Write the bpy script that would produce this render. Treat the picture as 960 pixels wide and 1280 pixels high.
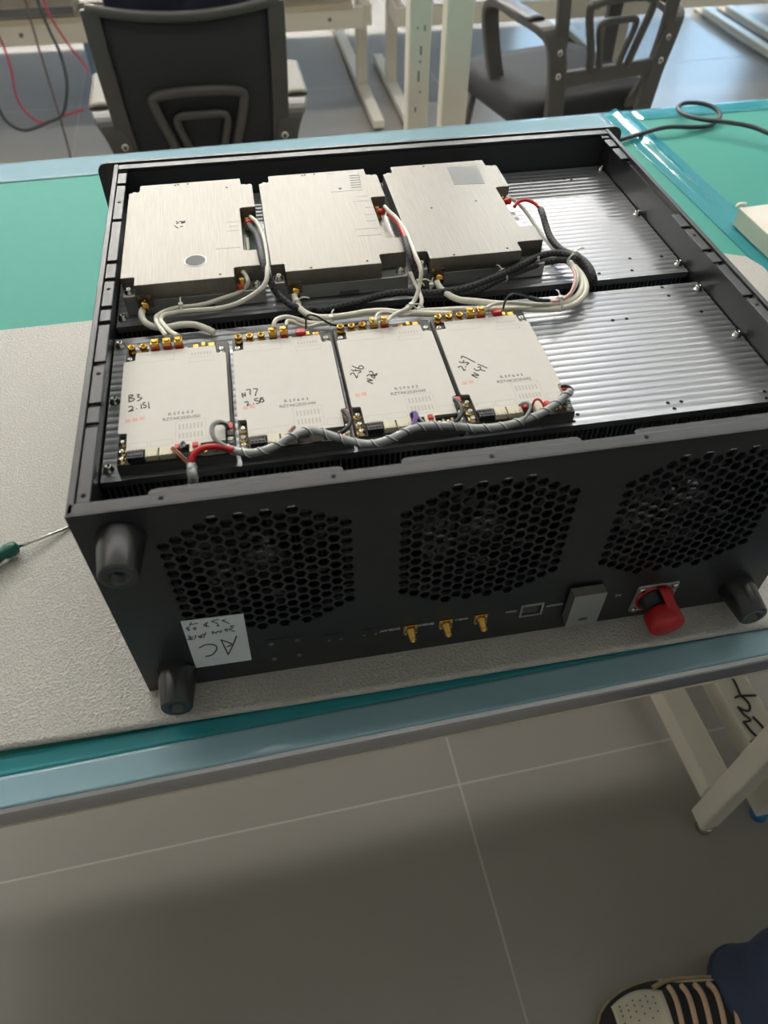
import bpy, bmesh, math, random
from mathutils import Matrix, Vector, geometry, noise

for o in list(bpy.data.objects):
    bpy.data.objects.remove(o, do_unlink=True)
scene = bpy.context.scene
COL = scene.collection
random.seed(7)

# ------------------------------------------------------------------ camera
# measured in the case's own frame: case front-left-bottom corner = origin,
# X along the vented panel, Y towards its back, Z up. Floor at FZ.
FPX, YAW, PITCH, ROLL = 923.006, 0.180229, -0.849912, 0.004672
CAM = Vector((0.14299, -0.333143, 0.577677))
FZ = -0.77
TH = 0.034                      # the room and benches are turned this much against the case
_f = Vector((math.sin(YAW) * math.cos(PITCH), math.cos(YAW) * math.cos(PITCH), math.sin(PITCH)))
_r0 = Vector((math.cos(YAW), -math.sin(YAW), 0))
_u0 = _r0.cross(_f)
_r = _r0 * math.cos(ROLL) + _u0 * math.sin(ROLL)
_u = -_r0 * math.sin(ROLL) + _u0 * math.cos(ROLL)
cd = bpy.data.cameras.new('camera')
cam = bpy.data.objects.new('camera', cd)
COL.objects.link(cam)
m3 = Matrix((_r, _u, -_f)).transposed()
cam.matrix_world = Matrix.Translation(CAM) @ m3.to_4x4()
cd.sensor_fit = 'VERTICAL'
cd.sensor_height = 36.0
cd.sensor_width = 27.0
cd.lens = FPX / 1280 * 36.0
cd.clip_start = 0.01
cd.dof.use_dof = True
cd.dof.focus_distance = 0.72
cd.dof.aperture_fstop = 6.8
scene.camera = cam
scene.view_settings.view_transform = 'Standard'
scene.view_settings.look = 'None'
scene.view_settings.gamma = 1.0
scene.view_settings.use_curve_mapping = False
scene.view_settings.exposure = 0.0

# ------------------------------------------------------------------ sky and window light
LED_STRENGTH = 158.0
LED_COLOR = (1.0, 0.965, 0.91)
w = bpy.data.worlds.new('sky')
scene.world = w
w.use_nodes = True
w.node_tree.nodes['Background'].inputs[0].default_value = (0.55, 0.75, 1.0, 1)
w.node_tree.nodes['Background'].inputs[1].default_value = 1.0
RX0, RX1, RY0, RY1, CZ = -3.2, 4.9, -2.9, 5.9, 2.15     # room extents (room frame), ceiling height
WX0, WX1, WZ0, WZ1 = 2.5, 4.7, -0.35, 1.75                # window opening in the back wall
ROOM = Matrix.Rotation(TH, 4, 'Z')
ld = bpy.data.lights.new('window_daylight', 'AREA')
ld.shape = 'RECTANGLE'
ld.size = WX1 - WX0 - 0.1
ld.size_y = WZ1 - WZ0 - 0.1
ld.energy = 55.0
ld.color = (0.45, 0.72, 1.0)
lo = bpy.data.objects.new('window_daylight', ld)
COL.objects.link(lo)
lo.matrix_world = ROOM @ Matrix.Translation(((WX0 + WX1) / 2, RY1 + 0.1, (WZ0 + WZ1) / 2)) @ Matrix.Rotation(math.radians(-90), 4, 'X')

# ------------------------------------------------------------------ helpers
def ray(px, py):
    return (_r * ((px - 480) / FPX) + _u * ((640 - py) / FPX) + _f)
def P(px, py, z):
    d = ray(px, py); return CAM + d * ((z - CAM.z) / d.z)
def PY(px, py, y):
    d = ray(px, py); return CAM + d * ((y - CAM.y) / d.y)

def lin(c):
    return tuple(((v / 255) / 12.92 if v <= 10 else (((v / 255) + 0.055) / 1.055) ** 2.4) for v in c)

MATS = {}
def mat(name, rgb, rough=0.5, metal=0.0, bump=0.0, scale=200.0, var=0.0, stretch=None, spec=0.5,
        emit=None, estr=0.0, alpha=1.0, trans=0.0, coat=0.0, tex='noise', sheen=0.0, bdist=0.001, rvar=0.0):
    if name in MATS: return MATS[name]
    m = bpy.data.materials.new(name); m.use_nodes = True
    nt = m.node_tree; b = nt.nodes['Principled BSDF']
    c = lin(rgb) + (1,)
    b.inputs['Base Color'].default_value = c
    b.inputs['Roughness'].default_value = rough
    b.inputs['Metallic'].default_value = metal
    b.inputs['Specular IOR Level'].default_value = spec
    b.inputs['Coat Weight'].default_value = coat
    b.inputs['Transmission Weight'].default_value = trans
    b.inputs['Alpha'].default_value = alpha
    b.inputs['Sheen Weight'].default_value = sheen
    if emit:
        b.inputs['Emission Color'].default_value = tuple(emit) + (1,)
        b.inputs['Emission Strength'].default_value = estr
    if bump or var or rvar:
        tc = nt.nodes.new('ShaderNodeTexCoord'); mp = nt.nodes.new('ShaderNodeMapping')
        nt.links.new(tc.outputs['Object'], mp.inputs[0])
        if stretch: mp.inputs['Scale'].default_value = stretch
        if tex == 'voronoi':
            n = nt.nodes.new('ShaderNodeTexVoronoi'); n.inputs['Scale'].default_value = scale
            fac = n.outputs['Distance']
        else:
            n = nt.nodes.new('ShaderNodeTexNoise'); n.inputs['Scale'].default_value = scale
            n.inputs['Detail'].default_value = 4; fac = n.outputs['Fac']
        nt.links.new(mp.outputs[0], n.inputs['Vector'])
        if var:
            mx = nt.nodes.new('ShaderNodeMix'); mx.data_type = 'RGBA'
            mx.inputs[6].default_value = tuple(min(1, v * (1 - var)) for v in c[:3]) + (1,)
            mx.inputs[7].default_value = tuple(min(1, v * (1 + var)) for v in c[:3]) + (1,)
            nt.links.new(fac, mx.inputs[0]); nt.links.new(mx.outputs[2], b.inputs['Base Color'])
        if rvar:
            mr = nt.nodes.new('ShaderNodeMapRange')
            mr.inputs[3].default_value = rough - rvar; mr.inputs[4].default_value = rough + rvar
            nt.links.new(fac, mr.inputs[0]); nt.links.new(mr.outputs[0], b.inputs['Roughness'])
        if bump:
            bp = nt.nodes.new('ShaderNodeBump'); bp.inputs['Strength'].default_value = bump
            bp.inputs['Distance'].default_value = bdist
            nt.links.new(fac, bp.inputs['Height']); nt.links.new(bp.outputs[0], b.inputs['Normal'])
    MATS[name] = m
    return m

class Geo:
    """collects faces in one frame; build() links them as ONE mesh object"""
    def __init__(s): s.v = []; s.f = []; s.uv = {}; s.sm = []
    def add(s, vs, fs, smooth=False, uvs=None):
        k = len(s.v); s.v += [Vector(v) for v in vs]
        for i, f in enumerate(fs):
            if uvs: s.uv[len(s.f)] = uvs[i]
            s.f.append([k + j for j in f]); s.sm.append(smooth)
        return s
    def box(s, x0, x1, y0, y1, z0, z1):
        return s.add([(x0,y0,z0),(x1,y0,z0),(x1,y1,z0),(x0,y1,z0),(x0,y0,z1),(x1,y0,z1),(x1,y1,z1),(x0,y1,z1)],
                     [(3,2,1,0),(4,5,6,7),(0,1,5,4),(1,2,6,5),(2,3,7,6),(3,0,4,7)])
    def bar(s, a, b, wx, wz, up=(0,0,1)):
        a, b = Vector(a), Vector(b); d = (b - a).normalized(); up = Vector(up)
        if abs(d.dot(up)) > .98: up = Vector((0,1,0))
        x = d.cross(up).normalized() * wx / 2; z = x.cross(d).normalized() * wz / 2
        return s.add([a-x-z,a+x-z,a+x+z,a-x+z,b-x-z,b+x-z,b+x+z,b-x+z],
                     [(0,1,2,3),(7,6,5,4),(0,4,5,1),(1,5,6,2),(2,6,7,3),(3,7,4,0)])
    def prism(s, poly, z0, z1, M=None):
        n = len(poly); vs = [Vector((p[0],p[1],z0)) for p in poly] + [Vector((p[0],p[1],z1)) for p in poly]
        if M: vs = [M @ v for v in vs]
        return s.add(vs, [tuple(range(n-1,-1,-1)), tuple(range(n,2*n))] + [(i,(i+1)%n,n+(i+1)%n,n+i) for i in range(n)])
    def cyl(s, a, b, r0, r1=None, n=16, caps=True):
        r1 = r0 if r1 is None else r1
        a, b = Vector(a), Vector(b); d = (b - a).normalized()
        x = d.orthogonal().normalized(); y = d.cross(x)
        vs = []; 
        for c, r in ((a, r0), (b, r1)):
            for i in range(n):
                t = 2*math.pi*i/n; vs.append(c + x*r*math.cos(t) + y*r*math.sin(t))
        s.add(vs, [(i,(i+1)%n,n+(i+1)%n,n+i) for i in range(n)], True)
        if caps: s.add(vs, [tuple(range(n-1,-1,-1)), tuple(range(n,2*n))])
        return s
    def lathe(s, o, d, prof, n=24, caps=True):
        o, d = Vector(o), Vector(d).normalized(); x = d.orthogonal().normalized(); y = d.cross(x)
        vs = []
        for r, h in prof:
            for i in range(n):
                t = 2*math.pi*i/n; vs.append(o + d*h + x*r*math.cos(t) + y*r*math.sin(t))
        m = len(prof)
        for k in range(m-1):
            pass
        s.add(vs, [(k*n+i,k*n+(i+1)%n,(k+1)*n+(i+1)%n,(k+1)*n+i) for k in range(m-1) for i in range(n)], True)
        if caps: s.add(vs, [tuple(range(n-1,-1,-1)), tuple(range((m-1)*n, m*n))])
        return s
    def tube(s, pts, r, n=8, closed=False, sub=4):
        pts = smooth_path(pts, sub) if sub else [Vector(p) for p in pts]
        rings = frames(pts)
        vs = []; L = 0; ls = []
        for k, (p, x, y) in enumerate(rings):
            if k: L += (p - rings[k-1][0]).length
            ls.append(L)
            rr = r(k/(len(rings)-1)) if callable(r) else r
            for i in range(n):
                t = 2*math.pi*i/n; vs.append(p + x*rr*math.cos(t) + y*rr*math.sin(t))
        m = len(rings); fs = []; uv = []
        for k in range(m-1):
            for i in range(n):
                fs.append((k*n+i,k*n+(i+1)%n,(k+1)*n+(i+1)%n,(k+1)*n+i))
                uv.append(((i/n,ls[k]),((i+1)/n,ls[k]),((i+1)/n,ls[k+1]),(i/n,ls[k+1])))
        s.add(vs, fs, True, uv)
        s.add(vs, [tuple(range(n-1,-1,-1)), tuple(range((m-1)*n, m*n))])
        return s
    def grid(s, fn, nu, nv, smooth=True):
        vs = [fn(i/nu, j/nv) for j in range(nv+1) for i in range(nu+1)]
        return s.add(vs, [(j*(nu+1)+i,j*(nu+1)+i+1,(j+1)*(nu+1)+i+1,(j+1)*(nu+1)+i) for j in range(nv) for i in range(nu)], smooth)
    def rings(s, loops, caps=True, smooth=True):
        n = len(loops[0]); m = len(loops); vs = [v for l in loops for v in l]
        s.add(vs, [(k*n+i,k*n+(i+1)%n,(k+1)*n+(i+1)%n,(k+1)*n+i) for k in range(m-1) for i in range(n)], smooth)
        if caps: s.add(vs, [tuple(range(n-1,-1,-1)), tuple(range((m-1)*n, m*n))])
        return s
    def mesh(s, name, material, inv=None, bevel=0.0, seg=2, weld=True):
        me = bpy.data.meshes.new(name)
        vs = [inv @ v for v in s.v] if inv is not None else s.v
        me.from_pydata([tuple(v) for v in vs], [], s.f)
        me.polygons.foreach_set('use_smooth', s.sm)
        if s.uv:
            ul = me.uv_layers.new(name='UVMap')
            for p in me.polygons:
                u = s.uv.get(p.index)
                if u:
                    for li, c in zip(p.loop_indices, u): ul.data[li].uv = c
        if material: me.materials.append(material)
        bm = bmesh.new(); bm.from_mesh(me)
        if weld: bmesh.ops.remove_doubles(bm, verts=bm.verts, dist=1e-6)
        bmesh.ops.recalc_face_normals(bm, faces=bm.faces)
        if bevel:
            es = [e for e in bm.edges if len(e.link_faces) == 2 and e.calc_face_angle(0) > 0.6]
            bmesh.ops.bevel(bm, geom=es, offset=bevel, segments=seg, affect='EDGES', profile=0.5, clamp_overlap=True)
        bm.to_mesh(me); bm.free()
        return me
    def build(s, name, material, parent=None, bevel=0.0, seg=2, weld=True, local=False, label=None, kind=None):
        """verts are in world coordinates unless local (then in the parent's frame)"""
        if parent is not None:
            inv = None if local else ROOTS[root_of(parent)].inverted()
            o = bpy.data.objects.new(name, s.mesh(name, material, inv, bevel, seg, weld))
            COL.objects.link(o); o.parent = parent
        else:
            vs = s.v; c = Vector((sum(v.x for v in vs)/len(vs), sum(v.y for v in vs)/len(vs), min(v.z for v in vs)))
            o = bpy.data.objects.new(name, s.mesh(name, material, Matrix.Translation(-c), bevel, seg, weld))
            COL.objects.link(o); o.location = c
            ROOTS[o.name] = Matrix.Translation(c)
        if label: o['label'] = label
        if kind: o['kind'] = kind
        return o
ROOTS = {}
def root_of(o):
    while o.parent is not None: o = o.parent
    return o.name
def smooth_path(pts, sub):
    p = [Vector(q) for q in pts]
    if len(p) < 3: return p
    out = []
    for i in range(len(p)-1):
        a = p[i-1] if i else p[0]*2 - p[1]; b, c = p[i], p[i+1]; d = p[i+2] if i+2 < len(p) else p[-1]*2 - p[-2]
        for k in range(sub):
            t = k/sub
            out.append(0.5*((2*b)+(c-a)*t+(2*a-5*b+4*c-d)*t*t+(3*b-a-3*c+d)*t**3))
    out.append(p[-1]); return out
def frames(pts):
    res = []; x = None
    for i, p in enumerate(pts):
        t = (pts[min(i+1,len(pts)-1)] - pts[max(i-1,0)])
        t = t.normalized() if t.length > 1e-9 else Vector((1,0,0))
        if x is None: x = t.orthogonal().normalized()
        x = (x - t*x.dot(t)); x = x.normalized() if x.length > 1e-6 else t.orthogonal().normalized()
        res.append((p, x, t.cross(x)))
    return res
def tag(o, label, cat, group=None, kind=None):
    o['label'] = label; o['category'] = cat
    if group: o['group'] = group
    if kind: o['kind'] = kind
    return o
def thing(name, loc, label, cat, group=None, rotz=0.0, kind=None):
    o = bpy.data.objects.new(name, None); COL.objects.link(o)
    o.empty_display_size = 0.05
    o.location = loc; o.rotation_euler = (0, 0, rotz)
    ROOTS[o.name] = Matrix.Translation(Vector(loc)) @ Matrix.Rotation(rotz, 4, 'Z')
    if cat: tag(o, label, cat, group, kind)
    elif kind: o['kind'] = kind; o['label'] = label
    return o
def inst(name, me, parent, M):
    """another piece that shares a mesh; M in the root thing's frame"""
    o = bpy.data.objects.new(name, me); COL.objects.link(o); o.parent = parent; o.matrix_local = M
    return o
def text_geo(body, size, M, depth=0.0001, align='CENTER', space=1.0):
    cu = bpy.data.curves.new('t', 'FONT'); cu.body = body; cu.size = size; cu.extrude = depth
    cu.align_x = align; cu.align_y = 'CENTER'; cu.resolution_u = 2; cu.space_character = space
    ob = bpy.data.objects.new('t', cu); COL.objects.link(ob)
    bpy.context.view_layer.update()
    me = bpy.data.meshes.new_from_object(ob.evaluated_get(bpy.context.evaluated_depsgraph_get()))
    g = Geo(); g.add([M @ v.co for v in me.vertices], [tuple(p.vertices) for p in me.polygons])
    bpy.data.objects.remove(ob); bpy.data.curves.remove(cu); bpy.data.meshes.remove(me)
    return g
def rrect(x0, x1, y0, y1, r, n=5):
    out = []
    for cx, cy, a in ((x1-r,y0+r,-90),(x1-r,y1-r,0),(x0+r,y1-r,90),(x0+r,y0+r,180)):
        for k in range(n+1):
            t = math.radians(a + 90*k/n); out.append((cx+r*math.cos(t), cy+r*math.sin(t)))
    return out
def ink(name, crop, polys, plane, w, material, parent, lift=0.0):
    """pen strokes lying on a surface; plane = ('z', h) or ('y', d)"""
    ox, oy, s = crop; g = Geo()
    for pl in polys:
        pts = []
        for x, y in pl:
            q = (P if plane[0] == 'z' else PY)(ox + x/s, oy + y/s, plane[1]); pts.append(q)
        if len(pts) == 1: pts = [pts[0], pts[0] + Vector((w*1.2, 0, 0))]
        g.tube(pts, w/2, n=6, sub=3 if len(pts) > 2 else 0)
    return g.build(name, material, parent)

# ------------------------------------------------------------------ materials
M_black   = mat('black_powder_coat', (40,41,43), 0.34, bump=0.12, scale=1800, bdist=0.0003)
M_blackin = mat('black_anodised', (46,47,50), 0.45)
M_fan     = mat('black_fan_plastic', (22,22,24), 0.25)
M_fin     = mat('black_fin', (104,107,110), 0.4, metal=0.2)
M_rubber  = mat('black_foot', (36,36,38), 0.27, spec=0.8)
M_hole    = mat('dark_hole', (6,6,7), 0.9)
M_alum    = mat('brushed_aluminium', (124,121,115), 0.42, 0.85, bump=0.30, scale=60, stretch=(14,0.5,1), var=0.26, bdist=0.0004, rvar=0.06)
M_alumf   = mat('machined_aluminium', (176,175,172), 0.38, 0.7, var=0.06, scale=150)
M_plate   = mat('milled_plate', (158,160,164), 0.30, 0.74, bump=0.10, scale=40, stretch=(1,30,1), var=0.08, bdist=0.0003)
M_screw   = mat('steel_screw', (200,198,192), 0.22, 1.0)
M_gold    = mat('gold_plating', (206,164,84), 0.25, 1.0)
M_white   = mat('white_film', (212,208,200), 0.6, var=0.04, scale=90)
M_base    = mat('grey_anodised_base', (104,103,101), 0.45, 0.25)
M_pcb     = mat('dark_pcb', (48,46,38), 0.5)
M_green   = mat('green_pcb', (40,92,70), 0.45)
M_cream   = mat('cream_plastic', (214,206,182), 0.45)
M_chip    = mat('black_chip', (28,28,30), 0.4)
M_red     = mat('red_plastic', (206,48,44), 0.4)
M_redwire = mat('red_wire', (206,40,44), 0.35)
M_pink    = mat('pink_wire', (232,176,168), 0.4)
M_coax    = mat('white_coax', (226,222,208), 0.38)
M_blkwire = mat('black_wire', (30,30,32), 0.4)
M_ink     = mat('marker_ink', (22,21,24), 0.6)
M_pinkink = mat('red_stamp_ink', (226,182,172), 0.8)
M_grey    = mat('grey_print', (190,186,178), 0.7)
M_dprint  = mat('dark_print', (92,90,86), 0.7)
M_panelprint = mat('pale_silkscreen', (215,217,219), 0.6)
M_tie     = mat('nylon_tie', (226,224,214), 0.35)
def xf(g, M):
    g.v = [M @ v for v in g.v]; return g
Geo.xf = xf
# ------------------------------------------------------------------ the room
M_tile = mat('grey_floor_tile', (152,148,142), 0.24, var=0.05, scale=2.5, bump=0.02, rvar=0.05)
M_grout = mat('pale_grout', (176,172,165), 0.8)
M_wall = mat('white_wall_paint', (214,213,208), 0.8)
M_frame = mat('window_frame_white', (220,222,224), 0.4)
M_led = mat('led_diffuser', (240,240,240), 0.5, emit=LED_COLOR, estr=LED_STRENGTH)
M_led2 = mat('bench_led_diffuser', (240,240,240), 0.5, emit=LED_COLOR, estr=LED_STRENGTH*0.05)
M_led3 = mat('middle_led_diffuser', (240,240,240), 0.5, emit=LED_COLOR, estr=LED_STRENGTH*0.115)
M_housing = mat('white_lamp_housing', (230,230,228), 0.4)

def struct(name, g, m, bevel=0):
    o = bpy.data.objects.new(name, g.mesh(name, m, None, bevel)); COL.objects.link(o)
    o.matrix_world = ROOM; ROOTS[o.name] = ROOM; o['kind'] = 'structure'
    return o
fl = struct('floor', Geo().box(RX0, RX1, RY0, RY1, FZ-0.03, FZ-0.0003), M_grout)
TS = 0.86
tile_me = Geo().box(-TS/2+0.0015, TS/2-0.0015, -TS/2+0.0015, TS/2-0.0015, -0.012, 0).mesh('tile', M_tile, None, 0.0006, 1)
ix0 = math.floor((RX0-0.38)/TS); ix1 = math.ceil((RX1-0.38)/TS)
iy0 = math.floor((RY0-0.14)/TS); iy1 = math.ceil((RY1-0.14)/TS)
for i in range(ix0, ix1):
    for j in range(iy0, iy1):
        x0, x1 = max(RX0, 0.38+i*TS), min(RX1, 0.38+(i+1)*TS)
        y0, y1 = max(RY0, 0.14+j*TS), min(RY1, 0.14+(j+1)*TS)
        if x1-x0 < 0.02 or y1-y0 < 0.02: continue
        inst('tile', tile_me, fl, Matrix.Translation(((x0+x1)/2, (y0+y1)/2, FZ)) @ Matrix.Diagonal(((x1-x0)/TS, (y1-y0)/TS, 1, 1)))
struct('ceiling', Geo().box(RX0, RX1, RY0, RY1, CZ+0.06, CZ+0.12), mat('white_ceiling_paint', (244,243,240), 0.85))
T = 0.12
struct('wall_left', Geo().box(RX0-T, RX0, RY0-T, RY1+T, FZ-0.03, CZ+0.12), M_wall)
struct('wall_right', Geo().box(RX1, RX1+T, RY0-T, RY1+T, FZ-0.03, CZ+0.12), M_wall)
struct('wall_front', Geo().box(RX0, RX1, RY0-T, RY0, FZ-0.03, CZ+0.12), M_wall)
g = Geo()
g.box(RX0, WX0, RY1, RY1+T, FZ-0.03, CZ+0.12).box(WX1, RX1, RY1, RY1+T, FZ-0.03, CZ+0.12)
g.box(WX0, WX1, RY1, RY1+T, FZ-0.03, WZ0).box(WX0, WX1, RY1, RY1+T, WZ1, CZ+0.12)
struct('wall_back', g, mat('blue_grey_wall_paint', (88,104,122), 0.8))
g = Geo()
for x in (WX0, (2*WX0+WX1)/3, (WX0+2*WX1)/3, WX1):
    g.box(x-0.03, x+0.03, RY1+0.01, RY1+0.06, WZ0, WZ1)
for z in (WZ0, WZ1): g.box(WX0, WX1, RY1+0.012, RY1+0.058, z-0.03, z+0.03)
win = struct('window_1', g, M_frame)
M_glass = mat('window_glass', (235,245,250), 0.02, alpha=0.08)
for k in range(3):
    a = WX0+(WX1-WX0)*k/3; b = WX0+(WX1-WX0)*(k+1)/3
    Geo().box(a+0.03, b-0.03, RY1+0.03, RY1+0.036, WZ0+0.03, WZ1-0.03).build('pane', M_glass, win, local=True)
# ceiling lights: straight rows of linear fixtures, the far row ending at x = 2.4
def ceiling_light(cx, cy, m, label, grp):
    t = thing('ceiling_light', (cx, cy, CZ), label, 'ceiling light', grp)
    Geo().box(cx-0.6, cx+0.6, cy-0.075, cy+0.075, CZ, CZ+0.06).build('housing', M_housing, t, bevel=0.004)
    Geo().box(cx-0.59, cx+0.59, cy-0.06, cy+0.06, CZ-0.012, CZ-0.0005).build('diffuser', m, t)
for k in range(4): ceiling_light(1.80-1.22*k, 4.28, M_led, 'lit white linear ceiling light in the row along the window wall', 'ceiling lights by the window')

for k in range(4): ceiling_light(1.80-1.22*k, 0.55, M_led2, 'dimmer white linear ceiling light in the row straight above the workbench', 'ceiling lights above the bench')
for k in range(5): ceiling_light(3.02-1.22*k, 2.05, M_led3, 'dim white linear ceiling light in the row above the two black chairs', 'ceiling lights above the chairs')

# ------------------------------------------------------------------ the workbenches
M_board = mat('beige_laminate', (196,186,164), 0.6, var=0.15, scale=14)
M_trim = mat('grey_edge_trim', (196,196,198), 0.26, 0.85, var=0.06, scale=30)
M_cream_steel = mat('cream_powder_steel', (228,223,208), 0.35, var=0.03, scale=6)
M_mat = mat('green_antistatic_mat', (66,150,136), 0.6, spec=0.25, var=0.03, scale=60, bump=0.03)
M_film = mat('blue_protective_film', (58,160,170), 0.14, alpha=0.68, bump=0.25, scale=26, bdist=0.002)
M_filmedge = mat('pale_blue_film', (152,186,198), 0.15, alpha=0.8, bump=0.3, scale=30, bdist=0.002)
M_glide = mat('chrome_glide', (215,213,206), 0.25, 0.9)
M_blue = mat('blue_foot_cap', (40,120,180), 0.4)
BY0, BY1 = -0.075, 1.118

def bench(label, x0, x1, legs, foot_m):
    t = thing('workbench', tuple(ROOM @ Vector(((x0+x1)/2, 0.5, FZ))), label, 'workbench', rotz=TH)
    Geo().box(x0, x1, BY0+0.002, BY1, -0.049, -0.0135).xf(ROOM).build('table_top', M_board, t, bevel=0.001)
    Geo().box(x0, x1, BY0-0.003, BY0+0.015, -0.036, -0.0085).xf(ROOM).build('edge_trim', M_trim, t, bevel=0.0045, seg=3)
    Geo().box(x0, x1, BY1, BY1+0.006, -0.036, -0.0115).xf(ROOM).build('edge_trim', M_trim, t, bevel=0.002)
    bars = []
    for lx0, lx1 in legs:
        for ly in (-0.013, 1.0):
            lg = Geo().box(lx0, lx1-0.012, ly-0.018, ly+0.018, FZ+0.016, -0.0495).xf(ROOM).build('leg', M_cream_steel, t, bevel=0.003)
            Geo().cyl((lx0+0.016, ly-0.010, FZ), (lx0+0.016, ly-0.010, FZ+0.016), 0.015, 0.012, 12).xf(ROOM).build('levelling_foot', foot_m, lg)
        bars.append(Geo().box(lx0, lx1, 0.006, 0.981, -0.70, -0.652).xf(ROOM).build('floor_rail', M_cream_steel, t, bevel=0.003))
        Geo().box(lx0+0.004, lx1-0.014, 0.006, 0.981, -0.09, -0.0495).xf(ROOM).build('top_rail', M_cream_steel, t, bevel=0.003)
    Geo().box(legs[0][1], legs[-1][0], 0.985, 1.015, -0.40, -0.34).xf(ROOM).build('stretcher', M_cream_steel, t, bevel=0.003)
    return t, bars
SEAM = 0.924
b1, bars1 = bench('cream steel workbench with grey front trim carrying the open black equipment case', -0.68, SEAM-0.002, [(-0.60, -0.555), (0.765, 0.812)], M_glide)
b2, bars2 = bench('cream steel workbench with marker scrawl on its floor rail, beside the white package', SEAM+0.002, 2.40, [(0.872, 0.936), (2.25, 2.31)], M_blue)
ink('marker_scrawl', (880, 840, 12), [[(385,45),(460,150),(510,260),(550,350),(640,430),(690,520),(670,580),(590,570),(505,520)],
     [(505,520),(600,640),(700,720),(580,755)],[(600,755),(700,880),(810,985)],[(860,960),(790,1000),(700,1055)],[(460,390),(540,360),(780,352)],[(730,670),(830,770),(930,890)]],
    ('z', -0.6515), 0.0046, M_ink, bars2[0])
tag(Geo().box(-0.68, SEAM-0.003, BY0+0.0155, BY1-0.002, -0.0132, -0.0102).xf(ROOM).build('table_mat', M_mat, bevel=0.0008),
    'green antistatic table mat under the foam sheet and the black case', 'table mat')
tag(Geo().box(SEAM+0.003, 2.40, BY0+0.0155, BY1-0.002, -0.0132, -0.0102).xf(ROOM).build('table_mat', M_mat, bevel=0.0008),
    'green antistatic table mat under the looped black cable', 'table mat')

def film(label, x0, x1, y0, y1, m, ridge=None, amp=0.0005, z=-0.0094, nx=60, ny=10):
    g = Geo()
    def fn(top):
        def f(u, v):
            x = x0+(x1-x0)*u; y = y0+(y1-y0)*v
            h = amp*noise.noise((x*22, y*40, 3)) + amp*0.6*noise.noise((x*70, y*70, 9))
            if ridge:
                d = x-ridge; h += 0.0055*max(0, min(1, (y-0.71)/0.08))*math.exp(-(d/0.007)**2)*(1+0.5*noise.noise((y*14,0,5)))
            h = max(h, 0)
            return ROOM @ Vector((x, y, z + h + (0.0002 if top else -0.0002)))
        return f
    g.grid(fn(True), nx, ny)
    o = g.build('tape_strip', m)
    md = o.modifiers.new('thick', 'SOLIDIFY'); md.thickness = 0.0002; md.offset = -1
    return tag(o, label, 'tape')
film('clear blue tape strip along the front edge of the foam-covered bench', -0.68, SEAM-0.003, BY0+0.0005, -0.0485, M_filmedge, nx=160, z=-0.0078, amp=0.0009)
film('narrow teal tape strip between the foam sheet and the front edge tape', -0.68, SEAM-0.003, -0.0482, -0.030, M_film, nx=120, ny=4)
film('clear blue tape strip along the rear edge behind the black case', -0.68, SEAM-0.031, 1.045, 1.124, M_filmedge, nx=120)
film('clear blue tape strip along the rear edge behind the looped cable', SEAM+0.031, 2.40, 1.075, 1.124, M_film, nx=90)
film('creased clear blue tape joining the two green mats at their seam', SEAM-0.030, SEAM+0.030, -0.02, 1.124, M_film, ridge=SEAM, nx=40, ny=90)

# foam sheet
M_foam = mat('grey_epe_foam', (182,179,172), 0.55, bump=0.55, scale=420, tex='voronoi', var=0.10, bdist=0.0016)
g = Geo()
poly = [(-0.52,-0.029),(0.20,-0.0325),(0.87,-0.0305),(0.872,0.545),(0.862,0.577),(0.83,0.592),(-0.52,0.567)]
g.prism(poly, -0.0078, -0.0002)
fo = g.build('foam_sheet', M_foam, bevel=0.0035, seg=3)
tag(fo, 'pale grey foam packing sheet under the black case', 'foam sheet')

# package on the right
M_pack = mat('white_carton', (186,192,176), 0.55)
M_wrap = mat('glossy_wrap', (236,228,214), 0.12, var=0.06, scale=8, bump=0.2, bdist=0.002)
pa, pb = P(923.7, 258.7, 0.022), P(960, 292, 0.022)
ax = (pb-pa).normalized(); ay = Vector((ax.y*-1, ax.x, 0)); ay = ay if ay.x > 0 else -ay
pk = thing('flat_package', (pa.x+0.14, pa.y-0.1, -0.0078), 'flat white package with glossy film top on the right-hand green mat', 'package')
def pkq(a, b, z): return (pa + ax*a + ay*b).to_2d().to_3d() + Vector((0,0,z))
L_, W_ = 0.24, 0.30
g = Geo().add([pkq(0,0,-0.0078),pkq(L_,0,-0.0078),pkq(L_,W_,-0.0078),pkq(0,W_,-0.0078),pkq(0,0,0.0205),pkq(L_,0,0.0205),pkq(L_,W_,0.0205),pkq(0,W_,0.0205)],
              [(3,2,1,0),(4,5,6,7),(0,1,5,4),(1,2,6,5),(2,3,7,6),(3,0,4,7)])
g.build('carton', M_pack, pk, bevel=0.0015)
g = Geo(); g.grid(lambda u,v: pkq(L_*u, W_*v, 0.0212+0.0012*noise.noise((u*9,v*9,2))), 24, 24)
g.build('film_wrap', M_wrap, pk)
Geo().tube([pkq(-0.004,0.0,0.018),pkq(-0.007,0.004,0.022),pkq(-0.003,0.014,0.0235)], 0.003, 6).build('folded_tab', M_wrap, pk)

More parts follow.
